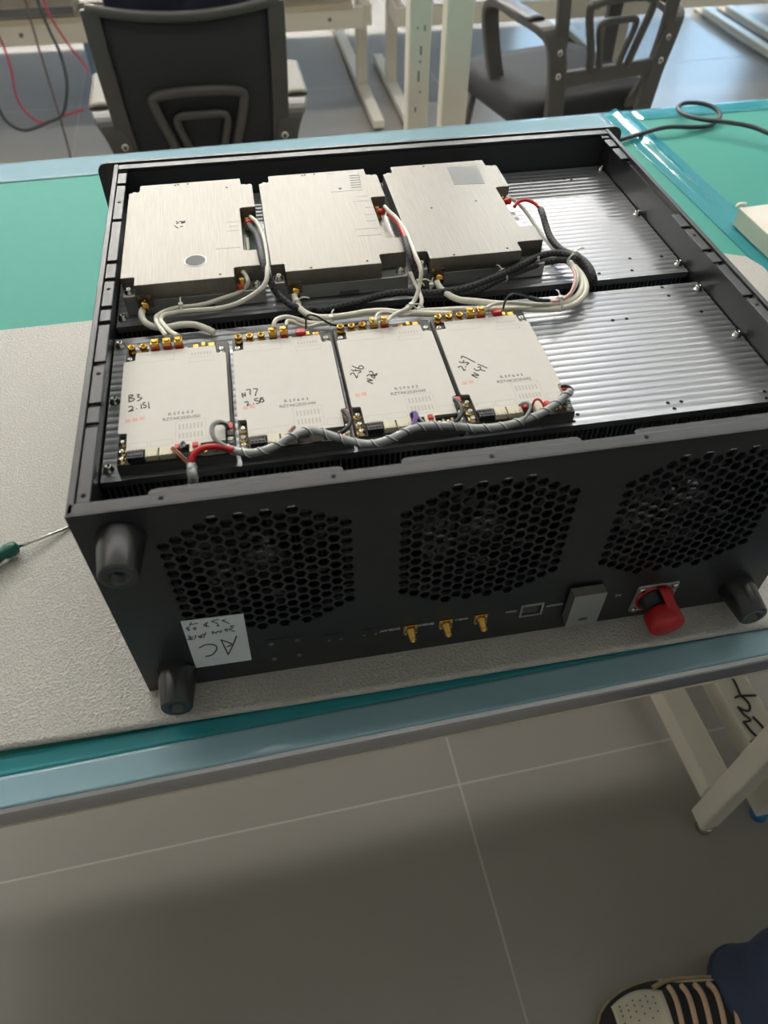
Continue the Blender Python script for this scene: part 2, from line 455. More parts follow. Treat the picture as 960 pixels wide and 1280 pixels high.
# screwdriver lying on the foam
a = P(84, 656, 0.006); b = P(16, 686, 0.009); c = P(-60, 722, 0.011); d = (c-b).normalized()
sd = thing('screwdriver', (b.x, b.y, 0.0), 'green handled screwdriver with thin steel shaft lying on the foam', 'screwdriver')
a.z = 0.0016
Geo().cyl(b, a + (a-b).normalized()*0.03, 0.0016, 0.0014, 10).build('shaft', M_screw, sd)
M_grip = mat('green_handle', (16,92,80), 0.35)
Geo().lathe(b, d, [(0.002,-0.006),(0.006,-0.004),(0.0075,0.0),(0.0075,0.006),(0.006,0.010),(0.0085,0.02),(0.0105,0.04),(0.0105,0.07),(0.009,0.085),(0.004,0.09)], 8).build('handle', M_grip, sd)

# black cable with a loop on the right mat
pts = [(764,178),(800,167.5),(815,163),(833,159),(850,158.5),(867,159),(887,157),(897,150),(900,143),(893,135),(878,129.5),(858,128.5),(848,133),(850,140),(863,146),(883,150),(903,152),(927,155.5),(945,160),(962,167),(990,178),(1040,190)]
zs = [-0.004,-0.002,0.0,0.003,0.002,-0.003,-0.005,-0.002,0.002,0.006,0.008,0.008,0.007,0.006,0.007,0.010,0.012,0.013,0.012,0.010,0.003,-0.005]
M_cable = mat('dark_rubber_cable', (60,64,66), 0.45)
tag(Geo().tube([P(x,y,z) for (x,y),z in zip(pts,zs)], 0.0042, 10).build('power_cable', M_cable), 'dark rubber cable making a loop on the right-hand green mat', 'cable')
# ------------------------------------------------------------------ the equipment case
W, D, H = 0.56, 0.5104, 0.2271
case = thing('equipment_case', (W/2, D/2, 0.0), 'open black metal equipment case with vented panel on the foam sheet', 'equipment case')
FANX, FANZ = (0.1143, 0.2820, 0.4497), 0.140
CS, VP = 0.00889, 0.01027
def hexes():
    out = []
    for cx in FANX:
        for j in range(15):
            d = min(j, 14-j)
            if d <= 4: n = 10+d
            else: n = 13 if (d-4) % 2 else 14
            top = FANZ + (n-1)*VP/2
            for k in range(n):
                out.append((cx+(j-7)*CS, top-k*VP))
    return out
R_H = 0.0042/math.cos(math.pi/6)
verts = [Vector((0,0)),Vector((W,0)),Vector((W,H)),Vector((0,H))]; faces = [[0,1,2,3]]
for x, z in hexes():
    k = len(verts)
    for i in range(6):
        t = math.pi/3*i; verts.append(Vector((x+R_H*math.cos(t), z+R_H*math.sin(t))))
    faces.append(list(range(k, k+6)))
k = len(verts); verts += [Vector(q) for q in ((0.3262,0.0305),(0.3434,0.0305),(0.3434,0.0445),(0.3262,0.0445))]; faces.append([k,k+1,k+2,k+3])
co, ed, fa, ov, oe, of = geometry.delaunay_2d_cdt(verts, [], faces, 1, 1e-7)
tris = [f for f, o in zip(fa, of) if 0 in o and all(q == 0 for q in o)]
g = Geo(); n = len(co); PT = 0.0014
vs = [(c.x, 0, c.y) for c in co] + [(c.x, PT, c.y) for c in co]
cnt = {}
for f in tris:
    for i in range(3):
        e = (f[i], f[(i+1)%3]); cnt[e] = 1
fs = [tuple(f) for f in tris] + [tuple(v+n for v in reversed(f)) for f in tris]
for (a, b) in list(cnt):
    if (b, a) not in cnt: fs.append((b, a, a+n, b+n))
g.add(vs, fs)
fp = g.build('front_panel', M_black, case)
# folded top flange with a softly rounded front edge
Geo().box(0.0005, W-0.0005, 0.0, 0.0112, H-0.0024, H).build('top_flange', M_black, case, bevel=0.0009)
hm = Geo().cyl((0,0,0),(0,0,0.0003),0.0017,n=12).mesh('screw_hole', M_hole)
for x in (0.0592, 0.1709, 0.2789, 0.3901, 0.5008): inst('screw_hole', hm, case, Matrix.Translation((x-W/2, 0.0065-D/2, H-0.0001)))
for cx in FANX:
    Geo().prism([(cx-0.064,0.0100),(cx+0.064,0.0100)]+[(cx+0.064-a, 0.0160+0.0025*b) for a, b in ((0.0,0.0),(0.002,0.8),(0.006,1.0))]+[(cx-0.064+a, 0.0160+0.0025*b) for a, b in ((0.006,1.0),(0.002,0.8),(0.0,0.0))], H-0.0046, H-0.0026).build('fan_bracket', M_black, case, bevel=0.0004, seg=1)
# side walls and notched rails
RAIL = [(0.0125,0.086),(0.0905,0.108),(0.1125,0.157),(0.1620,0.2115),(0.2170,0.2335),(0.2390,0.2775),(0.2830,0.3070),(0.3125,0.3850),(0.3905,0.4620),(0.4675,0.4915),(0.4960,0.4995)]
RAILR = [(0.0125,0.086),(0.0905,0.108),(0.1125,0.157),(0.1620,0.2115),(0.2170,0.2335),(0.2390,0.2775),(0.2830,0.3070),(0.4350,0.4620),(0.4675,0.4860),(0.4905,0.4995)]
for s in (0, 1):
    X = (lambda x: W-x) if s else (lambda x: x)
    def bx(a, b, *r):
        a, b = X(a), X(b); return Geo().box(min(a,b), max(a,b), *r)
    sw = bx(0.0, 0.0046, 0.002, D, 0.0, H).build('side_wall', M_black, case, bevel=0.0007)
    bx(0.0046, 0.0062, 0.011, D-0.012, 0.10, H-0.006).build('inner_liner', M_black, sw)
    for a, b in (RAILR if s else RAIL):
        bx(0.0048, 0.0138, a, b, H-0.0046, H-0.0020).build('rail_tab', M_black, sw, bevel=0.0005, seg=1)
    for y in (0.0191, 0.147, 0.265, 0.425):
        inst('screw_hole', hm, sw, Matrix.Translation((X(0.0094)-W/2, y-D/2, H-0.0020)))
# back panel with rounded ears, back wall, bottom
M_vert = Matrix(((1,0,0,0),(0,0,1,0),(0,1,0,0),(0,0,0,1)))
Geo().prism(rrect(-0.0190, W+0.0185, 0.001, H+0.0012, 0.010), D, D+0.005, M_vert).build('face_plate', M_black, case, bevel=0.0006)
Geo().box(0.0046, W-0.0046, D-0.013, D-0.0005, 0.003, H-0.004).build('back_wall', M_blackin, case)
Geo().box(0.0046, W-0.0046, D-0.0125, D-0.0003, H-0.0038, H-0.0004).build('top_flange', M_black, case, bevel=0.0006)
Geo().box(0.0046, W-0.0046, 0.002, D-0.013, 0.0005, 0.003).build('bottom_panel', M_blackin, case)
# feet
for x in (0.0285, W-0.0285):
    for z in (0.025, 0.202):
        ft = Geo().lathe((x, 0, z), (0,-1,0), [(0.0162,0.0),(0.0160,0.002),(0.0128,0.0325),(0.0120,0.0338),(0.0060,0.0338),(0.0056,0.0260),(0.0001,0.0258)], 36, caps=False).build('foot', M_rubber, case)
        Geo().cyl((x,-0.0262,z),(x,-0.0285,z),0.0042,n=12).build('foot_screw', M_hole, ft)
# panel connectors
def up(x, z, y=-0.0003): return Matrix(((-1,0,0,x),(0,0,-1,y),(0,-1,0,z),(0,0,0,1)))
for x in (0.2271, 0.2580, 0.2891):
    z = 0.0365
    c = Geo().prism(rrect(x-0.0063, x+0.0063, z-0.0063, z+0.0063, 0.001, 2), -0.0016, 0.0, M_vert).build('antenna_socket', M_gold, case, bevel=0.0003, seg=1)
    Geo().lathe((x,-0.0016,z),(0,-1,0),[(0.0042,0),(0.0042,0.002),(0.0031,0.0024),(0.0031,0.0105),(0.0027,0.0112),(0.0018,0.0112),(0.0016,0.009),(0.0001,0.009)],18).build('threaded_barrel', M_gold, c)
    for dx in (-0.0043, 0.0043):
        for dz in (-0.0043, 0.0043):
            Geo().cyl((x+dx,-0.0014,z+dz),(x+dx,-0.0028,z+dz),0.0013,n=8).build('flange_screw', M_screw, c)
for x, s in ((0.2085,'GNSS-ANT'),(0.2400,'GNSS-IN'),(0.2720,'WIFI-1'),(0.3165,'WAN'),(0.3560,'ON/OFF'),(0.4145,'AC')):
    text_geo(s, 0.0042, up(x, 0.0395)).build('panel_lettering', M_panelprint, case)
# network port
rj = Geo().box(0.3245,0.3262,-0.0012,0.012,0.0288,0.0462).box(0.3434,0.3451,-0.0012,0.012,0.0288,0.0462).box(0.3262,0.3434,-0.0012,0.012,0.0288,0.0305).box(0.3262,0.3434,-0.0012,0.012,0.0445,0.0462).build('network_port', mat('dull_port_frame', (150,150,148), 0.5, 0.2), case)
Geo().box(0.3262,0.3434,0.009,0.011,0.0305,0.0445).box(0.3262,0.3296,0.0,0.009,0.0400,0.0445).box(0.3400,0.3434,0.0,0.009,0.0400,0.0445).build('socket_insert', M_chip, rj)
# switch with hinged metal guard
swp = Geo().box(0.3660,0.3950,-0.0030,0.0,0.0190,0.0625).build('switch_mount', M_blackin, case, bevel=0.0006)
pl = [PY(717.5,745.5,-0.0125), PY(756,741,-0.0125), PY(749,777.5,-0.0105), PY(712.5,782,-0.0105)]
xa, xb = 0.3645, 0.3935; za, zb = 0.0190, 0.0665
gp = rrect(xa, xb, za, zb, 0.0015, 2)
hp = [(q[0], q[1]) for q in rrect(0.5*(xa+xb)-0.0045, 0.5*(xa+xb)+0.0045, za+0.0085, za+0.0125, 0.0019, 4)]
vv = [Vector(q) for q in gp] + [Vector(q) for q in hp]
co2, _, fa2, _, _, of2 = geometry.delaunay_2d_cdt(vv, [], [list(range(len(gp))), list(range(len(gp), len(vv)))], 1, 1e-7)
g = Geo(); n2 = len(co2); t2 = [f for f, o in zip(fa2, of2) if all(q == 0 for q in o)]
ed2 = {(f[i], f[(i+1)%3]) for f in t2 for i in range(3)}
g.add([(c.x,-0.0125,c.y) for c in co2]+[(c.x,-0.0113,c.y) for c in co2],
      [tuple(f) for f in t2]+[tuple(v+n2 for v in reversed(f)) for f in t2]+[(b,a,a+n2,b+n2) for a,b in ed2 if (b,a) not in ed2])
M_guard = mat('satin_steel_guard', (186,184,180), 0.38, 0.9)
gd = g.build('switch_guard', M_guard, swp)
Geo().box(xa, xa+0.001, -0.0113, -0.003, za+0.004, zb-0.001).box(xa+0.001, xb, -0.0113, -0.003, zb-0.002, zb-0.001).build('guard_return', M_guard, swp)
Geo().box(0.374,0.384,-0.009,-0.003,0.028,0.050).build('rocker', M_chip, swp, bevel=0.001)
# power inlet with red rubber cap
x, z = 0.4500, 0.0300
pi = Geo().prism(rrect(x-0.0195, x+0.0195, z-0.0190, z+0.0190, 0.002, 2), -0.002, 0.0, M_vert).build('power_inlet', M_alumf, case, bevel=0.0004, seg=1)
for dx in (-0.0155, 0.0155):
    for dz in (-0.015, 0.015):
        Geo().lathe((x+dx,-0.002,z+dz),(0,-1,0),[(0.0032,0),(0.0032,0.0014),(0.0022,0.0022),(0.0008,0.0022)],12).build('flange_screw', M_screw, pi)
Geo().lathe((x,-0.002,z),(0,-1,0),[(0.0145,0),(0.0145,0.003),(0.0130,0.0035),(0.0130,0.020)],28).build('connector_shell', M_chip, pi)
M_redcap = mat('red_rubber_cap', (176,26,34), 0.45)
cp = Geo().lathe((x-0.001,-0.0215,z),Vector((0.03,-1,-0.05)),[(0.0152,-0.004),(0.0160,-0.002),(0.0160,0.0095),(0.0150,0.0115),(0.0001,0.0118)],32).build('protective_cap', M_redcap, pi)
g = Geo(); st = [Vector((x+0.001,-0.003,z+0.0185)),Vector((x+0.001,-0.008,z+0.0205)),Vector((x+0.002,-0.016,z+0.0180)),Vector((x+0.003,-0.024,z+0.0150)),Vector((x+0.003,-0.031,z+0.0135))]
sp = smooth_path(st, 5)
lo = []
for i, q in enumerate(sp):
    w2 = 0.0042; nn = Vector((0,-0.3,1)).normalized()*0.0011
    lo.append([q+Vector((-w2,0,0))-nn, q+Vector((w2,0,0))-nn, q+Vector((w2,0,0))+nn, q+Vector((-w2,0,0))+nn])
g.rings(lo).build('cap_strap', M_redcap, cp)
Geo().lathe((x,-0.0022,z),(0,-1,0),[(0.0175,0),(0.0175,0.0014),(0.0150,0.0014),(0.0150,0)],28,caps=False).build('strap_ring', M_redcap, cp)
# blanked cut-outs with small screws
bk = Geo().prism(rrect(0.1046,0.1352,0.0185,0.0512,0.0015,2), -0.0009, 0.0, M_vert).build('blanking_plate', M_black, case, bevel=0.0003, seg=1)
for dx in (0.1092, 0.1310):
    for dz in (0.0228, 0.0468): Geo().lathe((dx,-0.0009,dz),(0,-1,0),[(0.0022,0),(0.0022,0.0008),(0.0012,0.0012),(0.0005,0.0006)],10).build('plate_screw', M_fin, bk)
for cx in (0.162, 0.192):
    b_ = Geo().prism(rrect(cx-0.008,cx+0.008,0.030,0.046,0.001,2), -0.0006, 0.0, M_vert).build('blanking_plate', M_black, case)
    for dx in (-0.005, 0.005): Geo().cyl((cx+dx,-0.0006,0.038),(cx+dx,-0.0013,0.038),0.0013,n=8).build('plate_screw', M_fin, b_)

# paper note stuck to the panel
note = thing('paper_note', (0.068, -0.0008, 0.025), 'small white handwritten note stuck below the left vent of the case', 'note')
q = [PY(*c, -0.0008) for c in ((225.5,776.5),(304,767),(314.5,824.5),(245,834.5))]
M_note = mat('white_note_paper', (206,214,218), 0.55)
g = Geo().add([v+Vector((0,dy,0)) for dy in (-0.0003, 0.0002) for v in q], [(0,1,2,3),(7,6,5,4),(0,4,5,1),(1,5,6,2),(2,6,7,3),(3,7,4,0)])
g.build('paper', M_note, note)
S = 8.727
ink('handwriting', (220,755,S), [[(255,478),(320,445),(400,440),(445,470),(430,520),(380,560),(320,570)],[(490,390),(530,470),(570,550)],[(660,350),(620,450),(570,550)],[(490,390),(560,415),(610,440),(555,465)]], ('y',-0.0012), 0.0011, M_ink, note)
ink('handwriting', (220,755,S), [[(640,240),(590,240),(620,262),(580,275),(640,300)],[(560,270),(530,280),(560,295),(565,272)],[(490,285),(490,310),(455,295),(440,320),(395,300),(405,330)],
    [(325,310),(300,370)],[(310,330),(270,340),(290,360),(240,350),(275,372)],[(215,340),(205,385)],[(190,360),(140,370),(185,385),(120,385)],[(130,350),(160,355)],
    [(545,170),(500,180),(545,195),(580,215)],[(465,165),(385,190),(440,205),(470,240),(440,235)],[(350,200),(300,230),(360,245)],[(335,215),(330,250)],[(240,210),(150,225)],[(165,200),(150,235)],[(210,255),(185,268),(215,278),(212,255)],[(150,250),(110,265),(150,280),(125,290)]],
    ('y',-0.0012), 0.0008, M_ink, note)

# fans behind the vents
fan_lab = ['black cooling fan behind the vent above the paper note', 'black cooling fan behind the middle vent', 'black cooling fan behind the vent over the red cap']
for cx, lb in zip(FANX, fan_lab):
    t = thing('cooling_fan', (cx, 0.0155, 0.07), lb, 'cooling fan', 'fans behind the vented panel')
    S2 = 0.0668
    vv = [Vector(p) for p in rrect(cx-S2, cx+S2, FANZ-S2, FANZ+S2, 0.008, 4)]; no = len(vv)
    vv += [Vector((cx+0.0615*math.cos(a*math.pi/24), FANZ+0.0615*math.sin(a*math.pi/24))) for a in range(48)]
    c3, _, f3, _, _, o3 = geometry.delaunay_2d_cdt(vv, [], [list(range(no)), list(range(no, len(vv)))], 1, 1e-7)
    t3 = [f for f, o in zip(f3, o3) if all(q == 0 for q in o)]; e3 = {(f[i], f[(i+1)%3]) for f in t3 for i in range(3)}; n3 = len(c3)
    Geo().add([(c.x,0.0028,c.y) for c in c3]+[(c.x,0.0275,c.y) for c in c3],
              [tuple(f) for f in t3]+[tuple(v+n3 for v in reversed(f)) for f in t3]+[(b,a,a+n3,b+n3) for a,b in e3 if (b,a) not in e3]).build('fan_frame', M_fan, t)
    M_hub = M_fan
    Geo().lathe((cx,0.026,FANZ),(0,-1,0),[(0.022,0),(0.022,0.017),(0.020,0.019),(0.0001,0.019)],28).build('hub', M_hub, t)
    for k in range(7):
        a0 = 2*math.pi*k/7; lp = []
        for j in range(5):
            r = 0.020+0.0395*j/4; row = []
            for e in (-1, 1):
                a = a0+e*0.34+0.25*j/4; y = 0.017 - e*(0.0075-0.001*j)
                row.append((Vector((cx+r*math.cos(a), y, FANZ+r*math.sin(a)))))
            lp.append([row[0], row[1], row[1]+Vector((0,0.0012,0)), row[0]+Vector((0,0.0012,0))])
        Geo().rings(lp).build('blade', M_hub, t)
    for a in (45,135,225,315):
        Geo().cyl((cx+0.026*math.cos(math.radians(a)),0.0268,FANZ+0.026*math.sin(math.radians(a))),(cx+0.062*math.cos(math.radians(a)),0.0268,FANZ+0.062*math.sin(math.radians(a))),0.002,n=6).build('strut', M_fan, t)
    for sx in (-1,1):
        for sz in (-1,1): Geo().cyl((cx+sx*0.060,0.0022,FANZ+sz*0.060),(cx+sx*0.060,0.0030,FANZ+sz*0.060),0.003,n=10).build('fan_screw', M_screw, t)

# heatsinks with ridged plates
def screw_mesh():
    g = Geo().lathe((0,0,0),(0,0,1),[(0.0042,0),(0.0042,0.0007),(0.0036,0.0008),(0.0036,0.0016),(0.0030,0.0017),(0.0030,0.0040),(0.0024,0.0046),(0.0014,0.0046),(0.0012,0.0030),(0.0001,0.0030)],16)
    return g.mesh('screw', M_screw)
SCR = screw_mesh()
ZP = 0.191
def heatsink(label, y0, y1, screws, holes):
    t = thing('heatsink', (W/2, (y0+y1)/2, 0.05), label, 'heatsink')
    g = Geo(); x0, x1 = 0.0075, W-0.0075; pitch = 0.0080; nn = int((y1-y0)/pitch*8)
    up_ = []
    for i in range(nn+1):
        y = y0+(y1-y0)*i/nn; ph = (y-y0)/pitch
        e = min(1, (y-y0)/0.006, (y1-y)/0.006)
        up_.append((y, ZP - 0.0005*e*(0.5+0.5*math.cos(2*math.pi*ph))**2))
    g.rings([[Vector((x,y,z)) for y,z in up_]+[Vector((x,y1,ZP-0.006)),Vector((x,y0,ZP-0.006))] for x in (x0,x1)], smooth=False)
    g.build('base_plate', M_plate, t)
    g = Geo(); x = x0+0.002
    while x < x1-0.002:
        g.box(x, x+0.0013, y0+0.002, y1-0.002, 0.05, ZP-0.0062); x += 0.0042
    g.build('cooling_fins', M_fin, t, kind='stuff', weld=False)
    R0 = ROOTS[t.name].inverted()
    for sx, sy in screws: inst('screw', SCR, t, R0 @ Matrix.Translation((sx, sy, ZP-0.0003)))
    for px, py in holes:
        q = P(px, py, ZP)
        if y0+0.002 < q.y < y1-0.002: inst('tapped_hole', hm, t, R0 @ Matrix.Translation((q.x, q.y, ZP-0.0001)))
Z7 = lambda x, y: (680+x/3.047, 140+y/3.047)
heatsink('ridged aluminium heatsink carrying the four white-faced modules', 0.0638, 0.2392,
         [(0.0125,0.229),(0.0125,0.1536),(0.0125,0.0762),(0.5475,0.2273),(0.5478,0.1523),(0.5478,0.0765)],
         [Z7(*q) for q in ((262,793),(315,787),(472,1108),(523,1103),(497,1130),(128,1152),(113,1178),(450,668),(475,700),(600,760),(840,1065),(848,1090))]+[(343,577),(196,587),(577,544),(478,406)])
heatsink('ridged aluminium heatsink carrying the three large bare-metal modules', 0.2580, 0.4955,
         [(0.0125,0.2702),(0.5484,0.2724),(0.5484,0.3754),(0.5500,0.4853)],
         [Z7(*q) for q in ((327,558),(335,603),(448,550),(210,615),(75,255),(105,258))]+[(690,330)])
# ------------------------------------------------------------------ three large bare-metal modules
def sma(x, y, z, parent, out=(0,-1,0)):
    d = Vector(out)
    c = Geo().box(x-0.0068, x+0.0068, y-0.0018, y, z-0.0065, z+0.0068).build('coax_socket', M_base, parent, bevel=0.0004, seg=1)
    for dx in (-0.0048, 0.0048):
        Geo().cyl((x+dx,y-0.0018,z+0.0045),(x+dx,y-0.003,z+0.0045),0.0015,n=8).build('flange_screw', M_gold, c)
    Geo().lathe((x,y-0.0018,z),(0,-1,-0.12),[(0.0032,0),(0.0032,0.004)],14).lathe((x,y-0.0055,z-0.0004),(0,-1,-0.12),[(0.0045,0),(0.0045,0.0048),(0.0034,0.0054),(0.0034,0.0085)],6).build('hex_nut', M_gold, c)
    return c
TOPZ = 0.221
def amp_module(x0, label, k):
    y0 = 0.2735
    t = thing('amplifier_module', (x0+0.063, y0+0.097, ZP), label, 'amplifier module', 'bare-metal modules in the back row')
    X = lambda a: x0+a; Y = lambda b: y0+b
    # base tray
    Geo().box(X(0.0006), X(0.1260), Y(0.001), Y(0.1935), ZP+0.0003, 0.2050).build('base_tray', M_alumf, t, bevel=0.0006)
    Geo().box(X(0.0606), X(0.0790), Y(0.0002), Y(0.0015), ZP+0.0012, ZP+0.0045).build('base_slot', M_base, t)
    pol = [(0.0125,0),(0.1005,0),(0.1005,0.0135),(0.1012,0.0150),(0.1026,0.0158),(0.1265,0.0158),(0.1265,0.0440),(0.1130,0.0440),(0.1118,0.0450),(0.1112,0.0465),
           (0.1112,0.1260),(0.1120,0.1276),(0.1135,0.1283),(0.1265,0.1283),(0.1265,0.1765),(0.1255,0.1790),(0.1235,0.1800),(0.1210,0.1785),(0.1190,0.1800),(0.1150,0.1805),(0.1148,0.1825),(0.1145,0.194),
           (0.0108,0.194),(0.0106,0.1835),(0.0098,0.1800),(0.0078,0.1795),(0.0065,0.1810),(0.0045,0.1810),(0.0030,0.1785),(0.0,0.1775),(0.0,0.0140),(0.0112,0.0140),(0.0125,0.0128)]
    Geo().prism([(X(a),Y(b)) for a,b in pol], 0.2053, TOPZ).build('cover', M_alum, t, bevel=0.0006)
    # corner bosses and screws
    R0 = ROOTS[t.name].inverted()
    Geo().box(X(0.0008), X(0.0112), Y(0.0004), Y(0.0134), 0.2050, 0.2105).build('corner_boss', M_alumf, t, bevel=0.0008)
    inst('screw', SCR, t, R0 @ Matrix.Translation((X(0.006), Y(0.0065), 0.2105)))
    inst('screw', SCR, t, R0 @ Matrix.Translation((X(0.1195), Y(0.0075), 0.2050)))
    inst('screw', SCR, t, R0 @ Matrix.Translation((X(0.1200), Y(0.1870), 0.2050)))
    inst('screw', SCR, t, R0 @ Matrix.Translation((X(0.0055), Y(0.1880), 0.2050)))
    # open pocket with board, sockets
    pb = Geo().box(X(0.1120), X(0.1258), Y(0.0450), Y(0.1275), 0.2050, 0.2066).build('circuit_board', M_green if k == 0 else M_alumf, t)
    Geo().box(X(0.1135), X(0.1165), Y(0.060), Y(0.085), 0.2066, 0.2120).build('white_header', M_cream, pb, bevel=0.0004)
    for yy in (0.108, 0.120):
        Geo().lathe((X(0.1165),Y(yy),0.2066),(0,0,1),[(0.0030,0),(0.0030,0.002),(0.0022,0.0024),(0.0022,0.008),(0.0014,0.008)],10).build('coax_jack', M_gold, pb)
    # red and gold coax plug standing in the pocket
    pg = Geo().cyl((X(0.1165),Y(0.108),0.2150),(X(0.1205),Y(0.104),0.2165),0.0030,n=10).build('plug_sleeve', M_red, pb)
    if k == 0:
        cj = Geo().lathe((X(0.1060),Y(0.0062),0.2050),(0,0,1),[(0.0035,0),(0.0035,0.003),(0.0026,0.0034),(0.0026,0.010),(0.0016,0.010)],10).build('coax_jack', M_gold, t)
        Geo().cyl((X(0.1035),Y(0.0045),0.2085),(X(0.1045),Y(0.0015),0.2065),0.0030,n=10).build('plug_sleeve', M_red, cj)
    sma(X(0.0187+0.0008*k), Y(0.0006), 0.2055, t)
    # small dimples in the cover
    for a, b in ((0.047,0.189),(0.036,0.003) if k else (0.10,0.175),(0.088,0.006),(0.035,0.095) if k == 2 else (0.05,0.19),(0.083,0.102) if k == 2 else (0.06,0.19)):
        inst('cover_screw', hm, t, R0 @ Matrix.Translation((X(a), Y(b), TOPZ-0.0001)) @ Matrix.Diagonal((0.7,0.7,1,1)))
    return t
A = [amp_module(0.0165, 'bare aluminium module with a round dark port in its cover', 0),
     amp_module(0.1500, 'bare aluminium module with a printed white label on its cover', 1),
     amp_module(0.2830, 'bare aluminium module with a plain grey sticker on its cover', 2)]
c = P(140+500/4.8, 210+557/4.8, TOPZ)
rg = Geo().lathe((c.x,c.y,TOPZ-0.0002),(0,0,1),[(0.0108,0),(0.0102,0.0006),(0.0092,0.0006),(0.0088,0.0)],32,caps=False).build('round_port', M_alumf, A[0])
M_port = mat('dark_port', (70,70,72), 0.5, 0.4)
Geo().cyl((c.x,c.y,TOPZ-0.0001),(c.x,c.y,TOPZ+0.0002),0.0092,n=32).build('port_plug', M_port, rg)
ink('handwriting', (140,210,4.8), [[(385,320),(400,330),(385,335)],[(405,320),(440,325),(415,332),(440,315)],[(375,345),(395,362),(385,350)],[(410,352),(425,350)]], ('z',TOPZ), 0.0009, M_ink, A[0])
def print_lines(parent, crop, rows, z=TOPZ):
    g = Geo(); ox, oy, s = crop
    for x0, x1, y, hh in rows:
        n = max(3, int(abs(x1-x0)/9))
        for i in range(n):
            a = P(ox+(x0+(x1-x0)*i/n)/s, oy+(y-(x1-x0)*i/n*0.07)/s, z)
            ww = (x1-x0)/n*0.62/s*0.0006
            g.box(a.x, a.x+ww, a.y-hh/2, a.y+hh/2, z-0.0001, z+0.00012)
    return g.build('fine_print', M_dprint, parent)
M_faint = mat('faint_etch', (150,146,138), 0.5, 0.5)
print_lines(A[0], (140,210,4.8), [(685,765,325,0.0016),(705,765,350,0.0016),(690,765,378,0.0016),(625,770,485,0.0014)])
print_lines(A[1], (310,200,5.05), [(675,765,232,0.0014),(665,770,262,0.0014),(740,800,300,0.0014),(742,805,345,0.0014),(745,815,385,0.0014),(680,835,438,0.0014),(690,845,480,0.0014)])
M_label = mat('printed_label', (206,202,194), 0.5)
def sticker(parent, pts, m, name):
    q = [P(*p, TOPZ) for p in pts]
    return Geo().add([v+Vector((0,0,dz)) for dz in (0.0,0.0002) for v in q], [(3,2,1,0),(4,5,6,7),(0,1,5,4),(1,2,6,5),(2,3,7,6),(3,0,4,7)]).build(name, m, parent)
c6 = lambda x, y: (310+x/5.05, 200+y/5.05)
lab = sticker(A[1], [c6(525,203),c6(722,188),c6(690,80),c6(498,92)], M_label, 'printed_label')
g = Geo()
for i in range(6):
    q = P(*c6(640+i*2, 100+i*15), TOPZ+0.0002); g.box(q.x, q.x+0.011, q.y-0.0007, q.y+0.0007, TOPZ+0.0001, TOPZ+0.0003)
q = P(*c6(582,180), TOPZ+0.0002); g.cyl((q.x,q.y,TOPZ+0.0001),(q.x,q.y,TOPZ+0.0004),0.0018,n=10)
g.build('label_print', M_dprint, lab)
M_stk = mat('grey_sticker', (118,118,118), 0.5, 0.2)
c7 = lambda x, y: (460+x/4, 190+y/4)
sticker(A[2], [c7(432,163),c7(585,158),c7(540,68),c7(395,78)], M_stk, 'grey_sticker')

